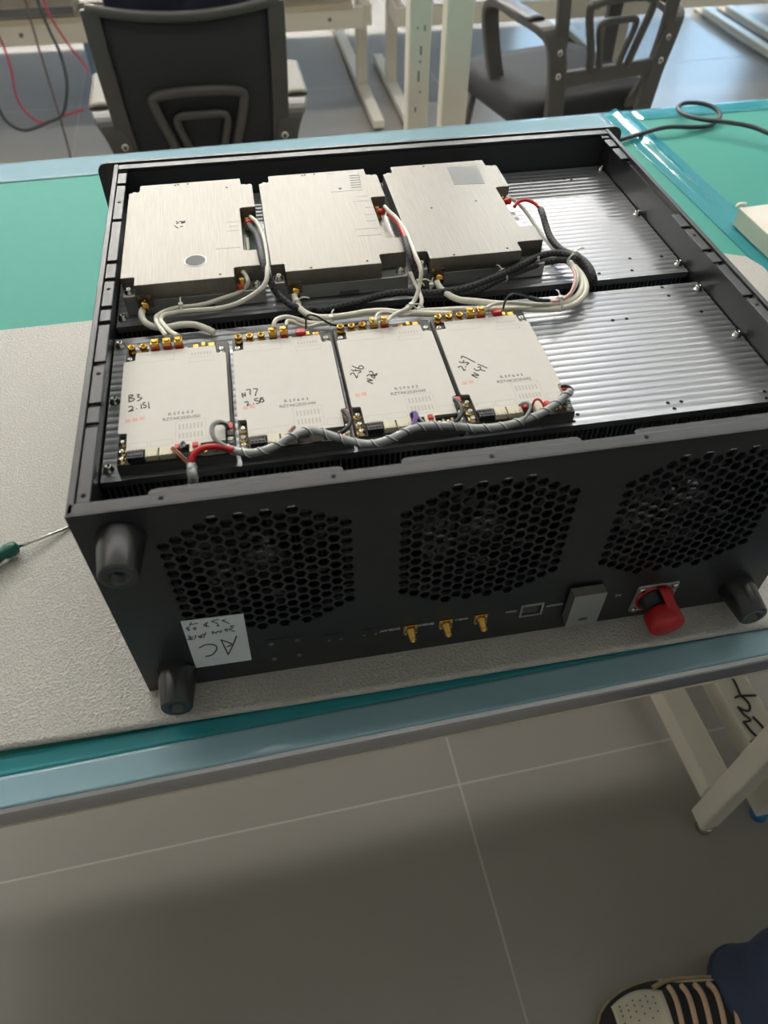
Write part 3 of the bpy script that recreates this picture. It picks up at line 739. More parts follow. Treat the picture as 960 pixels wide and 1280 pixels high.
# ------------------------------------------------------------------ four white-faced modules
FW, MX = 0.0820, [0.0215, 0.1093, 0.1961, 0.2820]
ZB, ZC = 0.2005, 0.2052
fpol = [(0.0070,0.0),(0.0780,0.0),(0.0785,0.0180),(0.0795,0.0195),(0.0820,0.0205),(0.0820,0.1055),(0.0812,0.1068),(0.0755,0.1070),(0.0742,0.1080),(0.0738,0.1170),(0.0728,0.1178),
        (0.0100,0.1178),(0.0092,0.1172),(0.0090,0.1085),(0.0082,0.1075),(0.0010,0.1068),(0.0,0.1055),(0.0,0.0210),(0.0008,0.0200),(0.0060,0.0195),(0.0066,0.0185)]
TXT0 = P(226.0, 516.2, ZC+0.0004) - Vector((MX[0], 0.078, 0)); TXT1 = P(226.8, 522.2, ZC+0.0004) - Vector((MX[0], 0.078, 0))
def rf_module(k, label, number, plugs):
    x0 = MX[k]; y0 = 0.068
    t = thing('rf_module', (x0+0.042, y0+0.07, ZP), label, 'circuit module', 'white-faced modules in the front row')
    X = lambda a: x0+a; Y = lambda b: y0+b
    R0 = ROOTS[t.name].inverted()
    Geo().box(X(-0.0006), X(0.0840), Y(0), Y(0.139), ZP+0.0002, ZB-0.0008).build('metal_base', M_base, t, bevel=0.0006)
    pc = Geo().box(X(-0.0002), X(0.0836), Y(0.0004), Y(0.1386), ZB-0.0008, ZB+0.0008).build('circuit_board', M_pcb, t)
    pp = [(X(a*0.985+0.0006), 0.0780+b*0.985+0.0008) for a, b in fpol]
    Geo().prism(pp, ZB+0.0008, ZC).build('shield_cover', M_alumf, t)
    fm = Geo().prism([(X(a), 0.0780+b) for a, b in fpol], ZC, ZC+0.0003).build('white_film', M_white, t)
    # print on the film
    def tm(v, rot=0.0): return Matrix.Translation((X(v.x), 0.078+v.y, ZC+0.00032)) @ Matrix.Rotation(rot, 4, 'Z')
    text_geo('RSF643', 0.0046, tm(TXT0), 0.00005, space=1.45).build('print', M_dprint, fm)
    text_geo(number, 0.0046, tm(TXT1), 0.00005, space=0.86).build('print', M_dprint, fm)
    g = Geo(); zt = ZC+0.0003
    def ln(xa, ya, xb, yb, w=0.0003):
        g.bar((X(xa),0.078+ya,zt),(X(xb),0.078+yb,zt),w,0.0001)
    for r in ((0.042,0.004,0.064,0.027),(0.066,0.003,0.077,0.010),(0.009,0.002,0.022,0.008),(0.024,0.002,0.040,0.008),(0.052,0.098,0.072,0.104),(0.009,0.104,0.040,0.114)):
        ln(r[0],r[1],r[2],r[1]); ln(r[2],r[1],r[2],r[3]); ln(r[2],r[3],r[0],r[3]); ln(r[0],r[3],r[0],r[1])
    for i in range(7):
        for yy in (0.020, 0.010): g.box(X(0.0442+i*0.0027), X(0.0456+i*0.0027), 0.078+yy-0.003, 0.078+yy+0.003, zt-0.0001, zt+0.00005)
        g.box(X(0.054+i*0.0025), X(0.0552+i*0.0025), 0.078+0.107, 0.078+0.1105, zt-0.0001, zt+0.00005)
    g.build('faint_print', M_grey, fm, kind='stuff')
    g = Geo()
    for i in range(2 if k else 3): g.box(X(0.0048+i*0.0052), X(0.0086+i*0.0052), 0.078+0.0315+0.0006*i, 0.078+0.0355+0.0006*i, zt-0.0001, zt+0.00005)
    g.build('stamp', M_pinkink, fm)
    # coax jacks along the rear edge
    jx = (0.0055, 0.0150, 0.0245, 0.0345, 0.0440)
    for i, a in enumerate(jx):
        if i in plugs:
            j = Geo().box(X(a-0.0034), X(a+0.0034), Y(0.1300), Y(0.1365), ZB+0.0008, ZB+0.0060).build('coax_plug', M_red if plugs[i] else M_gold, t, bevel=0.0008, seg=1)
            Geo().box(X(a-0.0034), X(a+0.0034), Y(0.1305), Y(0.1385), ZB+0.0060, ZB+0.0100).lathe((X(a),Y(0.1345),ZB+0.0095),(0,0,1),[(0.0028,0),(0.0026,0.0015),(0.0016,0.0018)],10).build('plug_body', M_gold, j, bevel=0.0005, seg=1)
        else:
            Geo().lathe((X(a),Y(0.1335),ZB+0.0008),(0,0,1),[(0.0034,0),(0.0034,0.0022),(0.0024,0.0026),(0.0024,0.0046),(0.0032,0.0050),(0.0032,0.0070),(0.0020,0.0070),(0.0018,0.0050)],12).build('coax_jack', M_gold, t)
    for a in (0.0100, 0.0198, 0.0295, 0.0392, 0.0490):
        Geo().box(X(a-0.0014), X(a+0.0014), Y(0.1310), Y(0.1335), ZB+0.0008, ZB+0.0022).build('capacitor', M_cream if a > 0.048 else M_base, t)
    for a, w_, h_ in ((0.0575,0.005,0.0035),(0.0640,0.004,0.005),(0.0705,0.006,0.004)):
        Geo().box(X(a-w_/2), X(a+w_/2), Y(0.1290), Y(0.1345), ZB+0.0008, ZB+h_).build('gold_pad', M_gold, t, bevel=0.0006, seg=1)
    if k in (1, 3):
        rd = Geo().box(X(0.0540), X(0.0620), Y(0.1300), Y(0.1360), ZB+0.0035, ZB+0.0075).build('wire_plug', M_red, t, bevel=0.0006, seg=1)
    for a, b in ((0.0040,0.1225),(0.0785,0.1250),(0.0790,0.1180)):
        inst('screw', SCR, t, R0 @ Matrix.Translation((X(a), Y(b), ZB+0.0008)) @ Matrix.Diagonal((0.75,0.75,0.7,1)))
    # front strip: ring screws, header, plugs
    for b, m_ in ((0.0045, 1), (0.0125, 0), (0.0225, 0)):
        rgs = Geo().lathe((X(0.0032),Y(b),ZB+0.0008),(0,0,1),[(0.0036,0),(0.0036,0.0005),(0.0020,0.0005)],14,caps=False).build('gold_ring', M_gold, t)
        inst('screw', SCR, t, R0 @ Matrix.Translation((X(0.0032), Y(b), ZB+0.0011)) @ Matrix.Diagonal((0.6,0.6,0.6,1)))
    hd = Geo().box(X(0.0078), X(0.0195), Y(0.0015), Y(0.0100), ZB+0.0008, ZB+0.0058).build('pin_header', M_chip, t, bevel=0.0003, seg=1)
    for i in range(4):
        Geo().box(X(0.0090+i*0.0026), X(0.0102+i*0.0026), Y(0.0002), Y(0.0015), ZB+0.0008, ZB+0.0018).build('header_pin', M_screw, hd)
        for b in (0.0035, 0.0072): Geo().box(X(0.0088+i*0.0026), X(0.0106+i*0.0026), Y(b), Y(b+0.0018), ZB+0.0056, ZB+0.0064).build('header_key', M_blackin, hd)
    for a, b, w_ in ((0.0205,0.0295,0), (0.0305,0.0420,0), (0.0520,0.0600,0)):
        cs = Geo().box(X(a), X(b), Y(0.0010), Y(0.0098), ZB+0.0008, ZB+0.0058).build('wire_socket', M_cream, t, bevel=0.0004, seg=1)
        for i in range(3): Geo().box(X(a+0.0012+i*(b-a)/3.2), X(a+0.0026+i*(b-a)/3.2), Y(0.0006), Y(0.0040), ZB+0.0050, ZB+0.0066).build('latch', M_cream, cs)
    for a in (0.0440, 0.0565 if k != 3 else 0.062):
        Geo().box(X(a-0.0020), X(a+0.0020), Y(0.0040), Y(0.0090), ZB+0.0045, ZB+0.0080).build('wire_plug', M_red, t, bevel=0.0006, seg=1)
    for i in range(5):
        Geo().box(X(0.0625+i*0.0034), X(0.0642+i*0.0034), Y(0.0030+0.002*(i % 2)), Y(0.0062+0.002*(i % 2)), ZB+0.0008, ZB+0.0024).build('capacitor', M_cream if i % 2 else M_gold, t)
    inst('screw', SCR, t, R0 @ Matrix.Translation((X(0.0795), Y(0.0045), ZB+0.0008)) @ Matrix.Diagonal((0.7,0.7,0.7,1)))
    inst('screw', SCR, t, R0 @ Matrix.Translation((X(0.0812), Y(0.0125), ZB+0.0008)) @ Matrix.Diagonal((0.7,0.7,0.7,1)))
    sd_ = Geo().box(X(0.0795), X(0.0835), Y(0.0190), Y(0.0290), ZB+0.0008, ZB+0.0050).build('side_socket', M_cream, t, bevel=0.0004, seg=1)
    Geo().box(X(0.0800), X(0.0838), Y(0.0210), Y(0.0265), ZB+0.0050, ZB+0.0066).build('wire_plug', M_red, sd_)
    return fm
F = [rf_module(0, 'white-faced module marked B3 2.151 in marker', 'RZTAK2520-050', {2:1,3:1,4:1}),
     rf_module(1, 'white-faced module marked N77 2.58 in marker', 'RZTAK2520-044', {3:0,4:1}),
     rf_module(2, 'white-faced module marked 2.56 N38 in marker', 'RZTAK2520-043', {3:0,4:1}),
     rf_module(3, 'white-faced module marked 2.57 N41 in marker', 'RZTAK2520-042', {3:0,4:1})]
ZI = ('z', ZC+0.0003)
S = 19.2
ink('handwriting', (150,485,S), [[(215,180),(220,340)],[(215,180),(280,165),(315,185),(240,245),(340,255),(330,295),(235,335)],[(400,165),(470,160),(420,220),(525,235),(480,285),(410,315)],
    [(205,460),(270,440),(315,470),(270,530),(205,565),(335,535)],[(400,495),(408,500)],[(505,390),(515,500)],[(610,350),(565,355),(560,405),(625,420),(620,465),(560,475)],[(685,345),(700,490)]], ZI, 0.0009, M_ink, F[0])
ink('handwriting', (295,475,S), [[(170,425),(145,315),(225,390),(215,300)],[(245,240),(345,230),(335,300),(350,355)],[(410,215),(515,215),(480,300),(465,385)],
    [(205,545),(270,520),(295,550),(260,620),(335,585)],[(415,560),(430,570)],[(530,440),(455,455),(460,495),(560,510),(555,550),(485,570)],[(655,430),(590,430),(580,500),(600,530),(670,510),(640,460),(580,470)]], ZI, 0.0009, M_ink, F[1])
S = 16.0
ink('handwriting', (430,445,S), [[(125,380),(160,340),(200,350),(230,395),(255,440),(275,390)],[(280,355),(285,362)],[(145,275),(200,300),(235,265)],[(215,295),(330,295),(325,325),(285,335)],[(165,200),(230,230),(290,250),(370,260),(390,230),(350,195),(305,205),(290,245)],
    [(575,555),(465,495),(575,490),(460,450)],[(500,325),(540,305),(580,340),(560,380),(500,370),(460,405)],[(530,400),(600,380),(660,350),(640,390),(590,380),(620,420),(600,445),(540,395)]], ZI, 0.0009, M_ink, F[2])
ink('handwriting', (565,435,S), [[(120,390),(170,365),(205,390),(245,455),(265,425)],[(260,375),(285,378)],[(140,275),(210,295),(235,245)],[(205,290),(320,295),(325,315),(285,340)],[(185,205),(205,165),(320,215),(465,290)],
    [(510,600),(390,535),(540,550),(430,490)],[(440,410),(500,455),(560,430),(570,380),(510,390)],[(560,430),(670,470)],[(515,325),(600,355),(705,405)]], ZI, 0.0009, M_ink, F[3])
# ------------------------------------------------------------------ cables inside the case
M_sleeve = mat('black_braided_sleeve', (36,37,39), 0.5)
nt = M_sleeve.node_tree; b = nt.nodes['Principled BSDF']
uvn = nt.nodes.new('ShaderNodeUVMap'); mp = nt.nodes.new('ShaderNodeMapping'); ck = nt.nodes.new('ShaderNodeTexChecker'); bp = nt.nodes.new('ShaderNodeBump')
mp.inputs['Scale'].default_value = (6, 420, 1); mp.inputs['Rotation'].default_value = (0, 0, 0.0)
ck.inputs['Scale'].default_value = 1.0
ck.inputs['Color1'].default_value = lin((20,20,22)) + (1,); ck.inputs['Color2'].default_value = lin((64,64,66)) + (1,)
nt.links.new(uvn.outputs[0], mp.inputs[0]); nt.links.new(mp.outputs[0], ck.inputs['Vector'])
nt.links.new(ck.outputs['Color'], b.inputs['Base Color'])
bp.inputs['Strength'].default_value = 0.5; bp.inputs['Distance'].default_value = 0.0008
nt.links.new(ck.outputs['Fac'], bp.inputs['Height']); nt.links.new(bp.outputs[0], b.inputs['Normal'])

def cable(name, label, pts, r, m, cat='cable', group=None, n=8):
    """pts: (px, py, height) along the run"""
    g = Geo().tube([P(x, y, z) for x, y, z in pts], r, n)
    return tag(g.build(name, m), label, cat, group)
def zz(pts, zlist):
    n = len(pts); m = len(zlist)
    out = []
    for i, (x, y) in enumerate(pts):
        t = i/(n-1)*(m-1); k = min(int(t), m-2); out.append((x, y, zlist[k]+(zlist[k+1]-zlist[k])*(t-k)))
    return out
cable('coax_cable', 'thick white coax curving from the brass socket of the round-port module', zz([(182,384),(177,391),(179,400),(186,406),(196,409),(210,409),(227,406),(243,406),(258,411),(268,416)], [0.2045,0.201,0.199,0.199,0.198,0.194]), 0.0030, M_coax)
cable('coax_cable', 'thin white coax from the middle red plug of the B3 module to the round-port module', zz([(208,420),(202.5,413),(197,405),(195,397.5),(199,393),(210,387.5),(226,384),(245,382),(260,379),(276,373.5),(297,366),(307,358),(310,352),(307,344),(303,339)], [0.211,0.206,0.203,0.202,0.202,0.203,0.205,0.212,0.216]), 0.0021, M_coax)
cable('coax_cable', 'thin white coax from the third red plug of the B3 module tied beside its neighbour', zz([(223,420.5),(212.5,414),(205,406),(201,400),(204,394),(215,391.5),(227.5,389),(240,388),(255,387),(275,385),(297,379),(317,368),(328,359),(333,350),(334,337),(333,318),(329,296),(322,279),(313,271)], [0.211,0.206,0.203,0.202,0.203,0.204,0.212,0.220,0.226,0.221,0.214]), 0.0021, M_coax)
cable('sleeved_cable', 'black braided sleeve leaving the pocket of the round-port module', zz([(311,281),(315,287),(321,294),(325,309),(328.5,326),(333,341),(339,354),(347,367),(359,378),(372,385),(390,388)], [0.214,0.222,0.226,0.226,0.217,0.206,0.201,0.199]), 0.0033, M_sleeve)
cable('sleeved_cable', 'long black braided sleeve running under the printed-label module', zz([(395,388.5),(410,385.5),(425,382),(450,376),(475,369),(500,365),(520,366),(540,366),(560,364),(590,357.5),(627,342.5),(650,331.5),(670,321.5),(690,316.5),(708,318),(722,325),(731,334),(737,346),(739,356)], [0.197,0.1975,0.199,0.200,0.203,0.208,0.207,0.203,0.194]), 0.0034, M_sleeve)
cable('sleeved_cable', 'black braided sleeve lying just below the long sleeve by the grey-sticker module', zz([(520,370),(545,370),(577,367),(602,360),(627,347.5),(655,336.5),(680,328),(705,325),(718,330),(727,340),(731,352)], [0.197,0.1975,0.200,0.202,0.203,0.201,0.193]), 0.0034, M_sleeve)
cable('sleeved_cable', 'black braided sleeve arching over the ridged plate from the red wires', zz([(676,262),(679,270),(682,281),(688,297),(699,310),(713,317.5),(727,324),(737,335),(742,347),(743,356)], [0.214,0.213,0.206,0.203,0.205,0.208,0.205,0.196]), 0.0034, M_sleeve)
cable('red_wire', 'pair of red wires arching out of the grey-sticker module', zz([(643,258.5),(646,254),(652,251),(660,250.5),(668,254),(674,260)], [0.213,0.216,0.217,0.214]), 0.0017, M_redwire)
cable('coax_cable', 'pale coax running down the right side of the grey-sticker module', zz([(633,246),(645,252),(655,262),(668,280),(680,297),(692,312),(703,322),(712,329),(719,338)], [0.217,0.210,0.200,0.198,0.199,0.204]), 0.0018, M_coax)
cable('red_wire', 'red wire bending between the printed-label and grey-sticker modules', zz([(485,268),(490,271),(497,278),(502,287),(506,297),(507,302)], [0.216,0.224,0.227,0.227]), 0.0020, M_redwire)
cable('sleeved_cable', 'short black braided sleeve between the printed-label and grey-sticker modules', zz([(506,298),(508,306),(511,315),(515,326),(519,338),(523,349),(528,358),(533,364)], [0.2275,0.227,0.224,0.214,0.204,0.198]), 0.0030, M_sleeve)
cable('pink_wire', 'pink wire beside the short braided sleeve', zz([(489,271),(500,283),(508,296),(514,310),(520,325),(525,334)], [0.217,0.224,0.227,0.226,0.220]), 0.0013, M_pink)
cable('coax_cable', 'pale coax looping down between the printed-label and grey-sticker modules', zz([(481,258),(486,264),(495,272),(506,287),(514,305),(520,320),(525,332),(526.5,342),(525,353),(522,366),(517,377),(510,386),(500,391)], [0.216,0.225,0.229,0.229,0.224,0.212,0.204,0.201]), 0.0019, M_coax)
cable('coax_cable', 'white coax dropping into the tied bundle above the 2.56 module', zz([(513,341),(517,350),(522,360),(526,370),(527,378),(523,386),(516,391)], [0.209,0.204,0.202,0.201]), 0.0019, M_coax)
cable('coax_cable', 'thick white coax from the brass socket of the printed-label module', zz([(368,368),(369,373),(372,381),(379,389),(391,395.5),(405,397),(425,395.5),(445,392.5),(460,390),(480,389),(500,391),(520,391.5),(545,392.5),(565,392.5)], [0.205,0.201,0.200,0.200,0.200,0.201,0.202,0.202]), 0.0029, M_coax)
cable('coax_cable', 'thick white coax looping back from the brass socket of the grey-sticker module', zz([(546,352),(549,358),(557,366),(573,374.5),(597,377),(620,379.5),(660,382),(695,381),(716,374.5),(726,363),(727,350),(720,338),(712,328)], [0.205,0.201,0.200,0.200,0.200,0.202,0.205]), 0.0029, M_coax)
cable('coax_cable', 'white coax in the tied loop above the bare right half of the plate', zz([(520,389),(545,388),(575,386.5),(607,386.5),(645,386),(682,387),(712,383),(729,371),(733,357),(727,343),(718,333)], [0.200,0.199,0.199,0.199,0.200,0.203,0.204]), 0.0026, M_coax)
cable('coax_cable', 'slim white coax inside the tied loop above the plate', zz([(690,377),(703,374),(713,367),(720,355),(722,343),(717,332)], [0.202,0.203,0.205,0.206]), 0.0018, M_coax)
cable('pink_wire', 'pink wire inside the tied loop above the plate', zz([(686,377),(700,375.5),(711,368.5),(717,357),(719,345),(715,334)], [0.204,0.206,0.208,0.208]), 0.0012, M_pink)
cable('heat_shrink_wire', 'black wire with a fat shrink tube rising from the 2.57 module', zz([(629,386),(631,378),(635,371),(642,367),(652,368.5),(662,372)], [0.209,0.218,0.220,0.212,0.206]), 0.0009, M_blkwire, 'wire')
cable('heat_shrink_sleeve', 'fat black shrink sleeve on the wire above the 2.57 module', [(661,372,0.206),(668,374,0.205),(676,375.5,0.205),(687,376.5,0.204)], 0.0021, M_blkwire, 'sleeve')
cable('coax_cable', 'thin white coax hooking over from the gold plug of the N77 module', zz([(343,410),(342.5,404),(347,398.5),(358,396),(372,399),(384,403),(400,404.5),(412,403)], [0.211,0.214,0.210,0.203,0.201,0.200]), 0.0019, M_coax)
cable('coax_cable', 'thin white coax from the red plug of the N77 module', zz([(358,408),(359,401.5),(366,402),(376,407),(388,408),(400,404)], [0.211,0.212,0.206,0.202,0.201]), 0.0016, M_coax)
cable('black_wire', 'thin black wire standing up from the N77 module', zz([(382.5,411),(382.5,403),(383,396.5),(387,393.5),(395,395),(404,400),(413,405)], [0.208,0.214,0.216,0.208,0.204]), 0.0009, M_blkwire, 'wire')
cable('black_wire', 'thin black wire passing behind the 2.56 module', zz([(413,405.5),(425,407),(438,406),(448,404.5),(458,403)], [0.203,0.202,0.203]), 0.0012, M_blkwire, 'wire')
cable('coax_cable', 'thin white coax bending from the red plug of the 2.56 module into the bundle', zz([(484,402),(488,397),(497,391),(506,387),(513,383)], [0.212,0.210,0.205]), 0.0017, M_coax)
cable('coax_cable', 'thin white coax arching from the gold plug of the 2.56 module', zz([(469,402),(471,394),(478,390),(488,391),(500,394),(512,393)], [0.212,0.212,0.207,0.204]), 0.0013, M_coax)
cable('coax_cable', 'white coax from the plugs of the 2.57 module to the tied loop', zz([(606,386),(615,381),(628,378),(645,378.5),(665,380),(690,380)], [0.212,0.210,0.205,0.203]), 0.0016, M_coax)
# spiral-wrapped loom across the front modules
M_loom = mat('grey_wire_bundle', (172,174,175), 0.25, var=0.12, scale=120, coat=0.6)
M_wrapedge = mat('clear_wrap_edge', (240,240,238), 0.25)
def helix(pts, r, pitch, w_, start=0.0):
    sp = smooth_path(pts, 14); fr = frames(sp); L = 0; out = []
    for i, (p, x, y) in enumerate(fr):
        if i: L += (p-fr[i-1][0]).length
        a = 2*math.pi*L/pitch + start; out.append(p + x*r*math.cos(a) + y*r*math.sin(a))
    return Geo().tube(out, w_, 5, sub=0)
def loom(label, pts, r, pitch):
    q = [P(x, y, z) for x, y, z in pts]
    t = thing('wire_loom', tuple(q[0]), label, 'wire loom')
    Geo().tube(q, r, 10).build('wire_bundle', M_loom, t)
    helix(q, r*1.02, pitch, 0.00045).build('spiral_wrap', M_wrapedge, t)
    helix(q, r*1.0, pitch, 0.00035, 0.5).build('spiral_wrap', M_blkwire, t)
    return t
loom('long clear spiral-wrapped grey loom snaking across the front of the white modules',
     zz([(284,560.5),(297,564),(313,566),(330,563),(347,556),(360,548),(373,542),(387,538.5),(400,540),(417,545),(430,549),(445,553),(462,555),(478,552),(493,546.5),(510,538),(527,533),(547,532),(567,532),(588,535),(609,535),(631,532),(650,527),(672.5,518.5),(691,507.5),(704,497),(713,489)], [0.203,0.205,0.210,0.210,0.206,0.204,0.209,0.209,0.205,0.206,0.208,0.210]), 0.0031, 0.0125)
loom('short clear spiral-wrapped loom dropping over the front edge of the plate', zz([(239,581),(240,588),(241,596),(241.5,606),(241.5,616)], [0.203,0.203,0.201,0.192,0.183]), 0.0036, 0.009)
cable('red_wire', 'thick red wire pair arching over the front edge of the B3 module', zz([(239,582),(240,574),(244,566),(253,560.5),(262,558.5),(273,558.5),(284,560.5),(292,563)], [0.203,0.208,0.210,0.209,0.206,0.205]), 0.0024, M_redwire)
M_orange = mat('orange_wire', (196,112,60), 0.4); M_brown = mat('brown_wire', (120,70,52), 0.4); M_purple = mat('purple_wire', (96,72,150), 0.4); M_gwire = mat('grey_wire', (150,150,148), 0.35)
cable('orange_wire', 'thin orange wire from the red plug of the B3 module', zz([(214,560),(219,564),(226,571),(233,578),(238,584)], [0.208,0.207,0.204]), 0.0009, M_orange, 'wire')
cable('brown_wire', 'thin brown wire beside the orange wire of the B3 module', zz([(216,559),(221,563),(228,570),(235,577),(239,583)], [0.2085,0.208,0.204]), 0.0009, M_brown, 'wire')
cable('grey_wire', 'grey wire ring curling up beside the B3 module', zz([(284,533),(280,529),(274,527.5),(268,529.5),(265,535),(266,544),(271,551),(279,556.5),(288,561)], [0.207,0.211,0.214,0.212,0.209,0.205]), 0.0019, M_gwire, 'wire')
cable('black_wire', 'short black wire inside the grey ring beside the B3 module', zz([(286,538),(283,531),(277,529),(272,529.5)], [0.207,0.211,0.212]), 0.0011, M_blkwire, 'wire')
cable('black_wire', 'black wire curl at the front corner of the B3 module', zz([(228,553),(225,557),(227,561),(231,557),(229,552)], [0.208,0.209,0.208]), 0.0010, M_blkwire, 'wire')
cable('brown_wire', 'brown wire dropping from the front of the N77 module into the loom', zz([(368,534),(363,539),(361,545),(360,551)], [0.208,0.212,0.210]), 0.0014, M_brown, 'wire')
for i, dx in enumerate((0, 2.6)):
    cable('purple_wire', 'purple wire pair curling from the 2.56 module into the loom', zz([(516+dx,524),(514+dx,518),(517+dx,515.5),(518.5+dx,520),(517+dx,528),(513+dx,535),(508+dx,542)], [0.207,0.212,0.212,0.211,0.209]), 0.0012, M_purple, 'wire', 'purple wires of the 2.56 module')
cable('grey_wire', 'thin grey wire from the 2.56 module into the loom', zz([(522,519),(526,524),(530,529),(534,533)], [0.208,0.210,0.209]), 0.0010, M_gwire, 'wire')
cable('grey_wire', 'grey wire loop at the front edge of the 2.57 module', zz([(649,507),(655,503.5),(661,504),(663,509),(660,517),(655,524)], [0.208,0.212,0.213,0.211,0.209]), 0.0012, M_gwire, 'wire')
cable('red_wire', 'red wire loop at the front edge of the 2.57 module', zz([(666,505),(669,500),(674,499.5),(678,504),(680,509)], [0.207,0.212,0.210,0.207]), 0.0009, M_redwire, 'wire')
cable('black_wire', 'black wire pair bowing past the right side of the N77 module', zz([(428,513),(433,516),(437,523),(437,531),(431,538),(423,543)], [0.207,0.211,0.210,0.208]), 0.0016, M_blkwire, 'wire')
cable('black_wire', 'black wire pair bowing past the right side of the 2.56 module', zz([(568,500),(573,503),(577,510),(577,518),(572,525),(567,530)], [0.207,0.211,0.210,0.208]), 0.0016, M_blkwire, 'wire')
cable('black_wire', 'black wire bowing out past the right side of the 2.57 module', zz([(701,483),(708,482.5),(714,485),(715,489),(710,493)], [0.207,0.209,0.208]), 0.0013, M_blkwire, 'wire')
# zip ties
def tie(label, px, py, z, r, dx, dy):
    q = P(px, py, z); t = thing('cable_tie', tuple(q), label, 'cable tie')
    d = (P(px+dx, py+dy, z)-q).normalized(); x = Vector((-d.y, d.x, 0)); up_ = Vector((0,0,1))
    ring = [q + x*r*math.cos(a*math.pi/8) + up_*r*0.8*math.sin(a*math.pi/8) for a in range(17)]
    Geo().tube(ring, 0.0009, 6, sub=0).build('strap', M_tie, t)
    hd = q + up_*(r*0.8) 
    Geo().box(hd.x-0.002, hd.x+0.002, hd.y-0.0018, hd.y+0.0018, hd.z-0.001, hd.z+0.0025).build('tie_head', M_tie, t, bevel=0.0004, seg=1)
    Geo().tube([hd, hd+x*0.006+up_*0.003, hd+x*0.012+up_*0.001], 0.0007, 5).build('tail', M_tie, t)
tie('white nylon tie round the two thin coaxes beside the round-port module', 227, 386, 0.2025, 0.0042, 10, -1)
tie('white nylon tie round the two black sleeves below the grey-sticker module', 628, 345, 0.2005, 0.0062, 10, -5)
tie('white nylon tie round the sleeves where they turn down to the gap', 717, 324, 0.2065, 0.0080, 10, 6)
tie('white nylon tie round the coax loop above the plate', 699, 380, 0.2015, 0.0072, 10, -1)
tie('white nylon tie round the coaxes hanging between two metal modules', 523, 357, 0.2035, 0.0050, -2, 10)
tie('white nylon tie round the bundle behind the 2.56 module', 514, 387, 0.2025, 0.0055, -6, 8)
tie('white nylon tie behind the gap between the N77 and 2.56 modules', 414, 402, 0.2015, 0.0042, 10, 1)
tie('white nylon tie below the brass socket of the grey-sticker module', 539, 360, 0.2005, 0.0030, 10, 1)
tie('white nylon tie on the thick coax of the printed-label module', 371, 380, 0.2005, 0.0036, 3, 8)
# ------------------------------------------------------------------ behind the bench
def post(label, pxl, pxr, y, z1):
    a, b = PY(pxl, 80, y), PY(pxr, 80, y)
    t = thing('steel_post', ((a.x+b.x)/2, y+0.02, FZ), label, 'post')
    Geo().box(a.x, b.x, y, y+0.045, FZ+0.008, z1).build('upright', M_cream_steel, t, bevel=0.004)
    Geo().box(a.x-0.012, b.x+0.012, y-0.03, y+0.075, FZ, FZ+0.008).build('base_plate', M_cream_steel, t, bevel=0.001)
    Geo().box(a.x-0.002, b.x+0.002, y-0.002, y+0.047, z1, z1+0.006).build('cap', M_cream_steel, t)
    return t
p1_ = post('cream steel post with dark scuff marks standing behind the bench', 511, 538, 1.30, 0.95)
post('clean cream steel post standing behind the bench beside the black chair', 556, 588, 1.30, 0.95)
M_scuff = mat('grey_scuff', (150,146,136), 0.7)
for i, (x, y) in enumerate(((522,35),(531,35),(526,63),(525,77),(523,92),(523,97),(525,115),(519,137))):
    q = PY(x, y, 1.3); h_ = 0.002+0.003*((i*7) % 3)
    Geo().box(q.x-0.002, q.x+0.0025, q.y-0.0006, q.y, q.z-h_, q.z+h_).build('scuff_mark', M_scuff, p1_, bevel=0.0003, seg=1)

